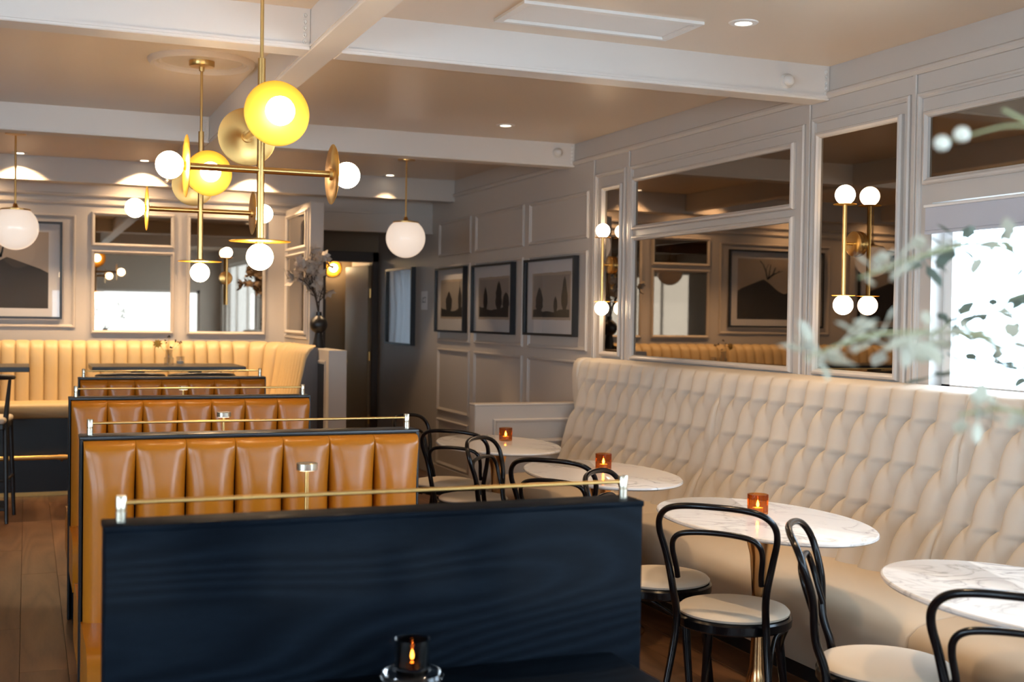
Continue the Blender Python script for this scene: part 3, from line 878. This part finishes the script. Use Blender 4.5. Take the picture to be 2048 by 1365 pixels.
# far wing
wp = [(3.594, .10), (3.594, 1.232), (3.50, 1.240), (3.455, 1.232), (3.43, 1.205), (3.418, 1.15), (3.425, 1.02), (3.446, .86), (3.452, .72), (3.43, .62), (3.38, .54), (3.25, .46), (3.20, .40), (3.20, .10)]
mb = MB(); n = len(wp); pc = Vector((3.53, .7))
rings = [(7.385, .0), (7.39, .992), (7.378, 1.0), (7.312, 1.0), (7.300, .992), (7.296, .975)]
rings = [(7.378, .975), (7.374, .992), (7.364, 1.0), (7.316, 1.0), (7.304, .992), (7.300, .975)]
vs = []
for yy, s_ in rings: vs += [(pc.x + (px - pc.x) * s_ if px < 3.59 else px, yy, pc.y + (pz - pc.y) * s_) for px, pz in wp]
fs = [(i * n + k, i * n + (k + 1) % n, (i + 1) * n + (k + 1) % n, (i + 1) * n + k) for i in range(len(rings) - 1) for k in range(n)]
fs += [tuple(range(n)), tuple((len(rings) - 1) * n + k for k in range(n - 1, -1, -1))]
mb.add(vs, fs); mb.build('wing', M['tuft'], bq, angle=60)

# ---------------------------------------------------------------- marble tables, candles
TY = (2.47, 3.83, 5.20, 6.57)
TX = 2.57
def marble_table(y, label):
    t = thing('marble_table', label, 'table', (TX, y, 0), 0, 'oval marble tables along the banquette')
    MB().lathe([(0, .740), (.94, .740), (.985, .744), (1.0, .750), (.996, .757), (.985, .760), (0, .760)], 72, None, 0, 0, 0, .335, .54).build('tabletop', M['marble'], t, angle=30)
    MB().lathe([(0, .740), (.12, .740), (.12, .732), (.06, .70), (.040, .62), (.030, .48), (.028, .34), (.034, .20), (.055, .10), (.11, .045), (.19, .018), (.225, .008), (.225, 0), (0, 0)], 40).build('tulip_stem', M['copper'], t)
    return t
marble_table(TY[0], 'oval marble table nearest the viewer, cut off by the right edge')
marble_table(TY[1], 'oval marble table with an amber candle, second from the viewer')
marble_table(TY[2], 'oval marble table third from the viewer, left of the tufted banquette')
marble_table(TY[3], 'farthest oval marble table, before the low panelled wall')
def candle(x, y, label):
    t = thing('amber_candle', label, 'candle', (x, y, .7605), 0, 'ribbed amber glass candles')
    rm = lambda k, z: 1.0 + .035 * (1 if k % 4 < 2 else -1)
    MB().lathe([(0, 0), (.034, 0), (.038, .004), (.039, .075), (.0385, .078), (.036, .078), (.035, .010), (0, .008)], 80, None, 0, 0, 0, 1, 1, rm).build('ribbed_glass', M['amber'], t, angle=20)
    tl_ = MB().lathe([(0, .0095), (.020, .0095), (.020, .026), (0, .026)], 20).build('tealight', M['wax'], t)
    MB().lathe([(0, .028), (.0045, .031), (.006, .038), (.003, .050), (0, .056)], 12).build('flame', M['flame'], tl_)
candle(2.60, 3.90, 'ribbed amber glass candle on the marble table second from the viewer')
candle(2.635, 5.30, 'ribbed amber glass candle on the third marble table')
candle(2.674, 6.70, 'ribbed amber glass candle on the farthest marble table')

# ---------------------------------------------------------------- bentwood chairs
def chair(label):
    t = thing('bentwood_chair', label, 'chair', (0, 0, 0), 0, 'black bentwood chairs')
    # local +x = front
    MB().lathe([(0, .450), (.180, .450), (.196, .456), (.199, .464), (.190, .474), (.16, .481), (.08, .486), (0, .487)], 48).build('seat_pad', M['cushion'], t)
    MB().lathe([(.150, .412), (.200, .412), (.206, .418), (.207, .445), (.202, .452), (.150, .452)], 48).build('seat_ring', M['lacquer'], t)
    def lean(z):     # rear posts lean back above the seat and splay below
        if z < .43: return -.165 - .10 * ((.43 - z) / .43) ** 1.4
        return -.165 - .125 * ((z - .43) / .43) ** 1.15
    half = [(.205, 0.0), (.182, .22), (.160, .43), (.165, .56), (.188, .68), (.207, .765), (.200, .815), (.165, .850), (.10, .866), (0.0, .870)]
    pts = [(lean(z) + (.03 * (yy / .2) ** 2 if z > .6 else 0), yy, z) for yy, z in half]
    full = pts + [(a, -b, c) for a, b, c in pts[-2::-1]]
    sp = spline(full, 6)
    rad = [.0110 + .0030 * max(0, 1 - abs(p.z - .45) / .4) for p in sp]
    MB().tube(sp, rad, 12).build('back_bow', M['lacquer'], t, angle=60)
    ih = [(.148, .60), (.150, .64), (.158, .70), (.152, .738), (.125, .762), (.07, .772), (0, .775)]
    ip = [(lean(z) + .012, yy, z) for yy, z in ih]
    MB().tube(spline(ip + [(a, -b, c) for a, b, c in ip[-2::-1]], 6), .0098, 12).build('inner_bow', M['lacquer'], t, angle=60)
    for s in (1, -1):
        MB().tube(spline([(.135, s * .125, .43), (.150, s * .140, .25), (.178, s * .165, 0.0)], 6), [.017] * 7 + [.0155, .015, .0145, .0135, .0125, .012], 12).build('leg', M['lacquer'], t, angle=60)
        MB().tube(spline([(.150, s * .135, .26), (.115, s * .15, .34), (.03, s * .185, .405), (-.02, s * .190, .415)], 6), .008, 8).build('brace', M['lacquer'], t, angle=60)
        MB().tube(spline([(-.185, s * .178, .26), (-.165, s * .178, .34), (-.11, s * .178, .405), (-.05, s * .19, .415)], 6), .008, 8).build('brace', M['lacquer'], t, angle=60)
    return t
chairs = [
    (2.366, 3.69, 42, 'bentwood chair at the second marble table, back squarely to the viewer'),
    (2.37, 4.24, -45, 'bentwood chair with its seat half hidden by the black partition edge'),
    (2.42, 2.93, -40, 'bentwood chair seen side on at the front, cream seat to its right'),
    (2.36, 2.32, 42, 'bentwood chair cut off by the bottom right corner'),
    (2.36, 5.06, 42, 'bentwood chair at the third marble table, only its wide back loop above the rail'),
    (2.38, 5.66, -43, 'bentwood chair with a narrow tilted back loop overlapping the farthest marble table'),
    (2.38, 6.45, 42, 'bentwood chair with a broad back loop left of the farthest marble table'),
    (2.43, 7.12, -47, 'farthest bentwood chair, mostly hidden by the leather booth corner'),
]
c0 = chair(chairs[0][3]); c0.location = (chairs[0][0], chairs[0][1], 0); c0.rotation_euler = (0, 0, math.radians(chairs[0][2]))
for (xx, yy, a, lab) in chairs[1:]:
    dup(c0, (xx, yy, 0), math.radians(a), lab)

# ---------------------------------------------------------------- channelled banquette
cb = thing('channelled_banquette', 'high cream leather channelled banquette along the back wall, curving forward at its right', 'banquette', (0, 0, 0))
ARC_R = .30; AX, AY = 1.72, 10.48
def path(s):
    """along the back then round the corner and forward; returns point, inward normal"""
    s0 = AX - (-3.9)
    if s < s0: return Vector((-3.9 + s, AY + ARC_R, 0)), Vector((0, -1, 0))
    a = (s - s0) / ARC_R
    if a < PI / 2:
        return Vector((AX + ARC_R * math.sin(a), AY + ARC_R * math.cos(a), 0)), Vector((-math.sin(a), -math.cos(a), 0))
    d = s - s0 - ARC_R * PI / 2
    return Vector((AX + ARC_R, AY - d, 0)), Vector((-1, 0, 0))
STOT = (AX + 3.9) + ARC_R * PI / 2 + (AY - 9.62)
nchan = int(round(STOT / .112)); cw = STOT / nchan
for k in range(nchan):
    def fn(u, v, k=k):
        p, nrm = path((k + u) * cw)
        c_ = math.cos(PI * u); u = .5 - .5 * c_; e = abs(c_); p, nrm = path((k + u) * cw); pr_ = (1 - e ** 3) ** .5
        if v < .75:
            z = .70 + (1.215 - .70) * v / .75; lean_ = -.09 * (v / .75)
            return p + nrm * (lean_ - .008 + .034 * pr_) + Vector((0, 0, z))
        q = (v - .75) / .25
        return p + nrm * (-.098 + .034 * pr_ * (1 - q) - .055 * math.sin(q * PI / 2)) + Vector((0, 0, 1.215 + (.028 + .012 * pr_) * math.sin(q * PI / 2)))
    MB().grid(fn, 8, 10).build('channel', M['cream'], cb, angle=70)
ends = [(2.02, .10), (2.02, .72), (2.05, .95), (2.09, 1.14), (2.12, 1.20), (2.15, 1.232), (2.185, 1.235), (2.185, .10)]
MB().prism(ends, lambda u, v, h: (u, h, v), 9.60, 9.622).build('end_panel', M['greyend'], cb)
MB().bbox(-3.95, 2.02, 10.38, 10.82, .63, .752, .035, 4).bbox(1.60, 2.02, 9.625, 10.42, .63, .752, .035, 4).build('seat', M['cream'], cb)
MB().box(-3.95, 2.02, 10.46, 10.98, 0, .64).box(1.68, 2.18, 9.64, 10.5, 0, .64).build('base', M['blackedge'], cb)
MB().tube([(-3.9, 10.36, .32), (1.6, 10.36, .32)], .019, 14).build('foot_rail', M['brass'], cb)
for xx in (-3.2, -2.2, -1.2, -.4, .27, 1.2):
    MB().tube([(xx, 10.46, .29), (xx, 10.40, .29), (xx, 10.37, .31)], .012, 8).build('rail_bracket', M['brass'], cb)
    MB().tube([(xx - .03, 10.36, .32), (xx + .03, 10.36, .32)], .022, 14).build('rail_collar', M['brass'], cb)
MB().box(-3.95, 1.68, 10.45, 10.462, 0.0, .03).build('brass_kick', M['brass'], cb)

# high tables and stools
def high_table(x0, x1, label):
    t = thing('high_table', label, 'table', ((x0 + x1) / 2, 9.92, 0), 0, 'high dark tables by the back banquette')
    a = (x1 - x0) / 2
    MB().bbox(-a, a, -.33, .33, 1.045, 1.083, .003, 1).build('tabletop', M['blackedge'], t)
    for xx in (-.22, .22):
        MB().bbox(xx - .05, xx + .05, -.05, .05, .02, 1.05, .004, 1).build('leg', M['blackedge'], t)
    MB().bbox(-a * .75, a * .75, -.2, .2, 0, .022, .004, 1).build('foot_plate', M['blackedge'], t)
    return t
high_table(.46, 1.61, 'high dark table holding the little vase, behind the farthest booth')
high_table(-1.15, .02, 'high dark table cut off by the left edge')
def stool(x, y, rz, label):
    t = thing('counter_stool', label, 'stool', (x, y, 0), rz, 'black counter stools with bent back rails')
    # local +y faces the table
    MB().bbox(-.21, .21, -.20, .20, .70, .745, .02, 3).build('seat_pad', M['cushion'], t)
    MB().bbox(-.20, .20, -.19, .19, .66, .702, .006, 1).build('seat_frame', M['stool'], t)
    arc = [(.24 * math.sin(a), .02 - .23 * math.cos(a) * 1.0, 1.02 + .015 * math.cos(a)) for a in [math.radians(d) for d in range(-85, 86, 10)]]
    MB().tube(arc, [.014 + .010 * math.cos(math.radians(d)) for d in range(-85, 86, 10)], 12).build('back_rail', M['stool'], t)
    for sx in (-1, 1):
        MB().tube([(sx * .215, -.02, 1.01), (sx * .20, -.10, .72), (sx * .225, -.20, 0)], [.011, .020, .013], 10).build('leg', M['stool'], t)
        MB().tube([(sx * .19, .17, .70), (sx * .215, .20, 0)], [.019, .013], 10).build('leg', M['stool'], t)
        MB().tube([(sx * .215, -.17, .30), (sx * .207, .19, .30)], .009, 8).build('stretcher', M['stool'], t)
    MB().tube([(-.208, .19, .25), (.208, .19, .25)], .009, 8).build('stretcher', M['stool'], t)
    MB().tube([(0, -.205, 1.02), (0, -.19, .72)], [.010, .016], 8).build('back_spindle', M['stool'], t)
    return t
stool(.72, 9.38, 0, 'black counter stool under the left half of the high table with the vase')
stool(1.24, 9.38, 0, 'black counter stool under the right half of the high table with the vase')
stool(-.32, 9.35, math.radians(-8), 'black counter stool with curved back rail at the left edge')

fv = thing('glass_bud_vase', 'small stepped clear glass bud vase on the high dark table', 'vase', (1.045, 9.84, 1.0835))
MB().lathe([(0, 0), (.034, 0), (.038, .004), (.038, .058), (.028, .066), (.026, .110), (.030, .125), (.027, .125), (.023, .108), (.024, .068), (.034, .056), (.034, .008), (0, .006)], 28).build('glass', M['clear'], fv)
tg = thing('glass_tumbler', 'small clear glass tumbler candle beside the bud vase', 'candle', (1.135, 9.86, 1.0835))
MB().lathe([(0, 0), (.030, 0), (.033, .004), (.034, .07), (.031, .07), (.029, .012), (0, .010)], 24).build('glass', M['clear'], tg)
MB().lathe([(0, .011), (.027, .011), (.027, .035), (0, .036)], 18).build('wax', M['wax'], tg)
df = thing('dried_flowers', 'ochre dried flower and dark seed heads in the glass bud vase', 'flowers', (1.045, 9.84, 1.10))
for (dx, dz, kind) in ((-.085, .155, 'f'), (.0, .21, 's'), (.09, .165, 's'), (.012, .125, 's'), (-.03, .17, 's'), (.06, .18, 's')):
    MB().tube(spline([(0, 0, 0), (dx * .25, 0, dz * .5), (dx, .005, dz)], 5), .0014, 6).build('stalk', M['drygold'], df)
    if kind == 'f':
        pm = MB()
        for k in range(9):
            a = 2 * PI * k / 9
            d = Vector((math.cos(a), .3, math.sin(a))); s_ = Vector((-math.sin(a), 0, math.cos(a)))
            c = Vector((dx, .005, dz))
            pm.add([c, c + d * .02 + s_ * .009, c + d * .040, c + d * .02 - s_ * .009], [(0, 1, 2, 3)])
        pm.build('flower_head', M['drygold'], df)
    else:
        pm = MB()
        for k in range(4):
            pm.sphere((dx + random.uniform(-.012, .012), .005, dz + random.uniform(-.014, .014)), .0058, 8, 6)
        pm.build('seed_head', M['twig'], df)

# ---------------------------------------------------------------- black vase and branches on the pier
bv = thing('black_vase', 'matt black ball vase on a cone foot standing on the low pier', 'vase', (2.248, 9.86, 1.226))
vp = [(0, 0), (.052, 0), (.050, .01), (.030, .125)] + [(.074 * math.sin(a), .195 - .074 * math.cos(a)) for a in [math.radians(d) for d in range(26, 158, 12)]] + [(.024, .268), (.023, .300), (.020, .300), (.020, .265), (0, .262)]
MB().lathe(vp, 36).build('body', M['vaseblack'], bv)
db = thing('dried_branches', 'dry branches with dusty white blossoms in the black vase', 'branches', (2.248, 9.86, 1.50))
rb = random.Random(3)
def blossom(c, s_, mb):
    ax = Vector((rb.uniform(-1, 1), rb.uniform(-1, 1), rb.uniform(-.6, 1))).normalized()
    a1 = ax.orthogonal().normalized(); a2 = ax.cross(a1)
    for k in range(5):
        a = 2 * PI * k / 5 + rb.uniform(-.2, .2)
        d = a1 * math.cos(a) + a2 * math.sin(a); s2 = ax.cross(d)
        c = Vector(c)
        mb.add([c, c + d * s_ * .5 + s2 * s_ * .38 + ax * s_ * .15, c + d * s_ + ax * s_ * .42, c + d * s_ * .5 - s2 * s_ * .38 + ax * s_ * .15], [(0, 1, 2, 3)])
brs = [[(0, 0, -.03), (-.02, -.02, .10), (-.06, -.03, .24), (-.08, -.05, .42), (-.05, -.06, .56)],
       [(0, 0, -.03), (-.02, -.01, .12), (-.10, -.05, .24), (-.20, -.08, .30), (-.29, -.10, .29)],
       [(0, 0, -.03), (-.03, -.02, .12), (-.10, -.05, .30), (-.17, -.06, .42)],
       [(0, 0, -.03), (.0, -.02, .12), (.03, -.04, .24), (.06, -.05, .40), (.10, -.06, .46)],
       [(-.015, -.015, .10), (.04, -.03, .16), (.09, -.04, .20)],
       [(0, 0, -.03), (-.03, -.03, .16), (-.05, -.05, .33), (-.01, -.06, .46)]]
flo = {0: (.42, 1.0, 11), 1: (.5, 1.0, 8), 2: (.5, 1.0, 13), 3: (.6, 1.0, 4), 4: (.7, 1, 1), 5: (.5, 1.0, 10)}
for k, b in enumerate(brs):
    sp = spline(b, 6); n_ = len(sp)
    MB().tube(sp, [.0055 * (1 - .65 * i / n_) for i in range(n_)], 7).build('branch', M['twig'], db)
    tw = MB()
    for j in range(8):
        p = sp[int(n_ * rb.uniform(.3, .95))]
        q = p + Vector((rb.uniform(-.09, .06), rb.uniform(-.05, .03), rb.uniform(.01, .09)))
        tw.tube([p, (p + q) / 2 + Vector((0, 0, -.008)), q], [.0028, .0022, .0014], 5)
    tw.build('twigs', M['twig'], db)
    a, b_, c_ = flo[k]
    for j in range(c_):
        p = sp[min(n_ - 1, int(n_ * rb.uniform(a, b_)))]
        mb = MB(); blossom(p + Vector((rb.uniform(-.05, .04), rb.uniform(-.04, .03), rb.uniform(-.03, .05))), rb.uniform(.045, .068), mb)
        mb.build('blossom', M['petal'], db)

# ---------------------------------------------------------------- pictures
def tree_poly(cx, base, h, wd, rnd):
    L = []; R = []
    for i in range(9):
        q = i / 8
        hw = 1.75 * wd * (math.sin(PI * min(1, q * .92 + .06)) ** .7) * (1 - .35 * q) * rnd.uniform(.75, 1.15)
        if i == 8: hw = wd * .06
        L.append((cx - hw, base + h * q)); R.append((cx + hw, base + h * q))
    return R + L[::-1]
def picture(label, u0, u1, v0, v1, fn, trees, ground, group='landscape prints on the right wall', d=.05, matw=.05):
    t = thing('framed_print', label, 'picture', fn((u0 + u1) / 2, v0, 0), 0, group)
    Lc = Vector(t.location); g = lambda u, v, h: tuple(Vector(fn(u, v, h)) - Lc)
    MB().frame(u0, u1, v0, v1, [(0, 0.008), (0, d), (.018, d), (.018, d - .014)], g).build('frame', M['frame'], t, smooth=False)
    rect = lambda a, b, c, e: [(a, c), (b, c), (b, e), (a, e)]
    i = .017
    MB().prism(rect(u0 + i, u1 - i, v0 + i, v1 - i), g, .008, .016).build('mat_board', M['mat_board'], t, smooth=False)
    rr = random.Random(int(u0 * 100))
    W, H = u1 - u0, v1 - v0
    a, b, c, e = u0 + W * .14, u1 - W * .14, v0 + H * .24, v1 - H * .22
    def rag(a, b, c, e, am):
        pts = []
        for k in range(14): pts.append((a + (b - a) * k / 14, c + rr.uniform(-am, am)))
        for k in range(8): pts.append((b + rr.uniform(-am, am), c + (e - c) * k / 8))
        for k in range(14): pts.append((b - (b - a) * k / 14, e + rr.uniform(-am, am)))
        for k in range(8): pts.append((a + rr.uniform(-am, am), e - (e - c) * k / 8))
        return pts
    MB().prism(rag(a - .02, b + .02, c - .02, e + .02, .003), g, .016, .0165).build('sheet', M['sepia'], t, smooth=False)
    pr_ = MB().prism(rag(a, b, c, e, .003), g, .0165, .017).build('print', M['paper'], t, smooth=False)
    m = MB()
    pts = [(a, c)] + [(b, c)]
    for k in range(12):
        q = 1 - k / 11
        pts.append((a + (b - a) * q, c + (e - c) * (ground + .04 * math.cos(q * 2 * PI) + rr.uniform(-.03, .03))))
    m.prism(pts, g, .017, .0174)
    for (cx, hh, wd) in trees:
        m.prism(tree_poly(a + (b - a) * cx, c + (e - c) * ground * .6, (e - c) * hh, (b - a) * wd, rr), g, .0175, .0178)
    m.build('silhouette', M['ink'], pr_, smooth=False)
    MB().prism(rect(u0 + i, u1 - i, v0 + i, v1 - i), g, d - .012, d - .010).build('glass', M['glass'], t, smooth=False)
    return t
# on the right wall u runs away from the viewer, so picture-left is the larger u
picture('black framed landscape print nearest the mirrors, cypress trees at both sides', 7.66, 8.58, 1.37, 1.945, RW, [(.13, .86, .055), (.37, .40, .035), (.82, .62, .07)], .16)
picture('black framed landscape print in the middle of the three, two cypress trees', 8.83, 9.76, 1.365, 1.945, RW, [(.32, .80, .075), (.78, .66, .05), (.08, .5, .08)], .24)
picture('black framed landscape print farthest along the right wall, washed by window reflection', 9.96, 10.76, 1.36, 1.95, RW, [(.10, .74, .05), (.62, .6, .10)], .22)
def bigpic(u0, u1, label):
    t = thing('framed_print', label, 'picture', (u0, YB, 1.432), 0, 'large sepia prints on the back wall')
    g = lambda u, v, h: (u, -h, v)
    W, H = u1 - u0, .83
    MB().frame(0, W, 0, H, [(0, 0.004), (0, .035), (.02, .035), (.02, .025)], g).build('frame', M['frame'], t, smooth=False)
    rect = lambda a, b, c, e: [(a, c), (b, c), (b, e), (a, e)]
    MB().prism(rect(.018, W - .018, .018, H - .018), g, .004, .010).build('mat_board', M['mat_board'], t, smooth=False)
    a, b, c, e = .11, W - .11, .09, H - .09
    pr_ = MB().prism(rect(a, b, c, e), g, .010, .0105).build('print', M['sepia'], t, smooth=False)
    rr = random.Random(5)
    pts = [(a, c), (b, c)]
    for k in range(16):
        q = 1 - k / 15
        pts.append((a + (b - a) * q, c + (e - c) * (.42 + .10 * math.sin(q * 9) + .28 * math.exp(-((q - .62) / .16) ** 2) + rr.uniform(-.015, .015))))
    m = MB().prism(pts, g, .0105, .0108)
    m.build('dark_hillside', M['sepiadark'], pr_, smooth=False)
    br = MB()
    for k in range(6):
        p = Vector((a + (b - a) * .62, 0, c + (e - c) * .66)); d = Vector((rr.uniform(-.5, .9), 0, rr.uniform(.15, .6)))
        q0 = p; 
        for s_ in range(4):
            q1 = q0 + Vector((d.x * .11 + rr.uniform(-.02, .02), 0, d.z * .11 + rr.uniform(-.02, .03)))
            if q1.x > b or q1.x < a or q1.z > e: break
            nrm = Vector((-(q1 - q0).z, 0, (q1 - q0).x)).normalized() * (.008 - .0015 * s_)
            br.prism([((q0 + nrm).x, (q0 + nrm).z), ((q0 - nrm).x, (q0 - nrm).z), ((q1 - nrm).x, (q1 - nrm).z), ((q1 + nrm).x, (q1 + nrm).z)], g, .0108, .011)
            q0 = q1
    br.build('bare_branches', M['ink'], pr_, smooth=False)
    MB().prism(rect(.018, W - .018, .018, H - .018), g, .020, .022).build('glass', M['glass'], t, smooth=False)
bigpic(-.93, .278, 'large black framed sepia print on the back wall behind the left pendant')
bigpic(-2.62, -1.40, 'large black framed sepia print on the back wall beyond the left edge')
hp = thing('framed_print', 'tall black framed glazed picture near the hall doorway, glass full of white reflections', 'picture', (XR, 11.96, 1.205))
g = lambda u, v, h: (-h, u - 11.96, v - 1.205)
MB().frame(11.50, 12.43, 1.205, 1.995, [(0, 0.0), (0, .05), (.02, .05), (.02, .03)], g).build('frame', M['frame'], hp, smooth=False)
MB().prism([(11.52, 1.225), (12.41, 1.225), (12.41, 1.975), (11.52, 1.975)], g, .004, .010).build('mat_board', M['mat_board'], hp, smooth=False)
MB().prism([(11.52, 1.225), (12.41, 1.225), (12.41, 1.975), (11.52, 1.975)], g, .028, .030).build('glass', M['glass'], hp, smooth=False)
nt_ = thing('paper_notice', 'narrow white paper notice on the wall right of the glazed picture', 'notice', (XR, 11.21, 1.566))
MB().prism([(-.10, 0), (.10, 0), (.10, .182), (-.10, .182)], lambda u, v, h: (-h, u, v), .001, .002).build('sheet', M['notice'], nt_, smooth=False)
mk = MB()
for (u, v, a, b) in ((.035, .075, .05, .006), (.035, .095, .006, .03), (.035, .115, .05, .006), (.065, .085, .006, .04), (-.02, .12, .05, .006), (-.035, .09, .006, .05), (-.01, .075, .03, .006)):
    mk.prism([(u - a / 2, v - b / 2), (u + a / 2, v - b / 2), (u + a / 2, v + b / 2), (u - a / 2, v + b / 2)], lambda u, v, h: (-h, u, v), .002, .0024)
mk.build('lettering', M['ink'], nt_, smooth=False)

# ---------------------------------------------------------------- foreground arrangement on a stand beside the viewer
stand = thing('flower_stand', 'slim black plinth beside the viewer carrying the leafy arrangement', 'stand', (1.22, .72, 0))
MB().bbox(-.15, .15, -.15, .15, 0, .95, .005, 1).build('column', M['blackwood'], stand)
gv = thing('stoneware_vase', 'pale vase on the plinth beside the viewer', 'vase', (1.22, .72, .951))
MB().lathe([(0, 0), (.06, 0), (.085, .06), (.09, .14), (.06, .22), (.04, .26), (.045, .28), (.036, .28), (.034, .25), (0, .24)], 32).build('body', M['white'], gv)
lb = thing('leafy_branches', 'blurred pale green leafy branches and cream buds close at the right edge', 'branches', (1.22, .72, 1.20))
rl = random.Random(11)
B0 = Vector((1.22, .72, 1.20))
M['leaf_backlit'] = mat('backlit_leaf_tone', (0.20, 0.24, 0.19), 0.6)  # same leaves, darkened in colour to read as backlit against the window
def leafy(path_, nleaf, ls, r0=.004, buds=0, m=None):
    sp = spline([Vector(p) - B0 for p in path_], 8); n_ = len(sp)
    MB().tube(sp, [r0 * (1 - .7 * i / n_) for i in range(n_)], 7).build('branch', M['stem'], lb)
    for j in range(int(nleaf * 1.6)):
        i_ = int(n_ * rl.uniform(.42, .99)); p = sp[i_]
        d = Vector((rl.uniform(-1, 1), rl.uniform(-1, 1), rl.uniform(-.9, .6))).normalized()
        up_ = Vector((rl.uniform(-.5, .5), rl.uniform(-.5, .5), 1)).normalized(); s2 = d.cross(up_).normalized(); up_ = s2.cross(d)
        L = ls * rl.uniform(.6, 1.2); q = p + d * .012
        mb = MB().tube([p, q], .0012, 5)
        mb.add([q, q + d * L * .3 + s2 * L * .26, q + d * L * .7 + s2 * L * .22 + up_ * L * .06, q + d * L, q + d * L * .7 - s2 * L * .22 + up_ * L * .06, q + d * L * .3 - s2 * L * .26, q + d * L * .5 - up_ * L * .05],
               [(0, 1, 6), (1, 2, 6), (2, 3, 6), (3, 4, 6), (4, 5, 6), (5, 0, 6)])
        mb.build('leaf', m or M['leaf'], lb)
    for j in range(buds):
        p = sp[-1 - j * 3] + Vector((.016 * (j - .6), -.006 * j, .008 * (j - .3)))
        MB().sphere(p, .0085, 12, 8).build('bud', M['berry'], lb)
V0 = (1.22, .72, 1.20)
leafy([V0, (1.20, .80, 1.40), (1.05, .95, 1.56), (.95, 1.03, 1.585), (.86, 1.10, 1.55)], 20, .030)
leafy([V0, (1.17, .82, 1.33), (1.00, .97, 1.47), (.88, 1.06, 1.49), (.79, 1.10, 1.46)], 24, .036)
leafy([V0, (1.24, .80, 1.42), (1.12, .96, 1.55), (1.02, 1.05, 1.53)], 14, .030)
leafy([V0, (1.15, .84, 1.30), (1.02, .99, 1.40), (.96, 1.05, 1.40)], 16, .032)
leafy([V0, (1.20, .88, 1.34), (1.06, 1.04, 1.46), (.98, 1.10, 1.49), (.93, 1.14, 1.47)], 16, .030)
leafy([V0, (1.25, .78, 1.45), (1.10, .93, 1.645), (.985, 1.02, 1.735)], 0, .03, .0055)
leafy([(1.07, .955, 1.68), (1.0, 1.0, 1.715), (.945, 1.028, 1.705), (.925, 1.035, 1.698)], 0, .03, .002, 2)

leafy([V0, (1.40, 1.05, 1.42), (1.46, 1.40, 1.58), (1.40, 1.50, 1.63), (1.31, 1.53, 1.60)], 16, .042, .003, 0, M['leaf_backlit'])
leafy([V0, (1.42, 1.10, 1.36), (1.46, 1.42, 1.50), (1.39, 1.50, 1.52), (1.33, 1.54, 1.46)], 16, .042, .003, 0, M['leaf_backlit'])
leafy([V0, (1.38, 1.10, 1.30), (1.47, 1.40, 1.41), (1.42, 1.48, 1.44), (1.36, 1.53, 1.42)], 12, .042, .003, 0, M['leaf_backlit'])
leafy([V0, (1.44, 1.05, 1.40), (1.50, 1.38, 1.52), (1.47, 1.45, 1.56)], 10, .040, .003, 0, M['leaf_backlit'])
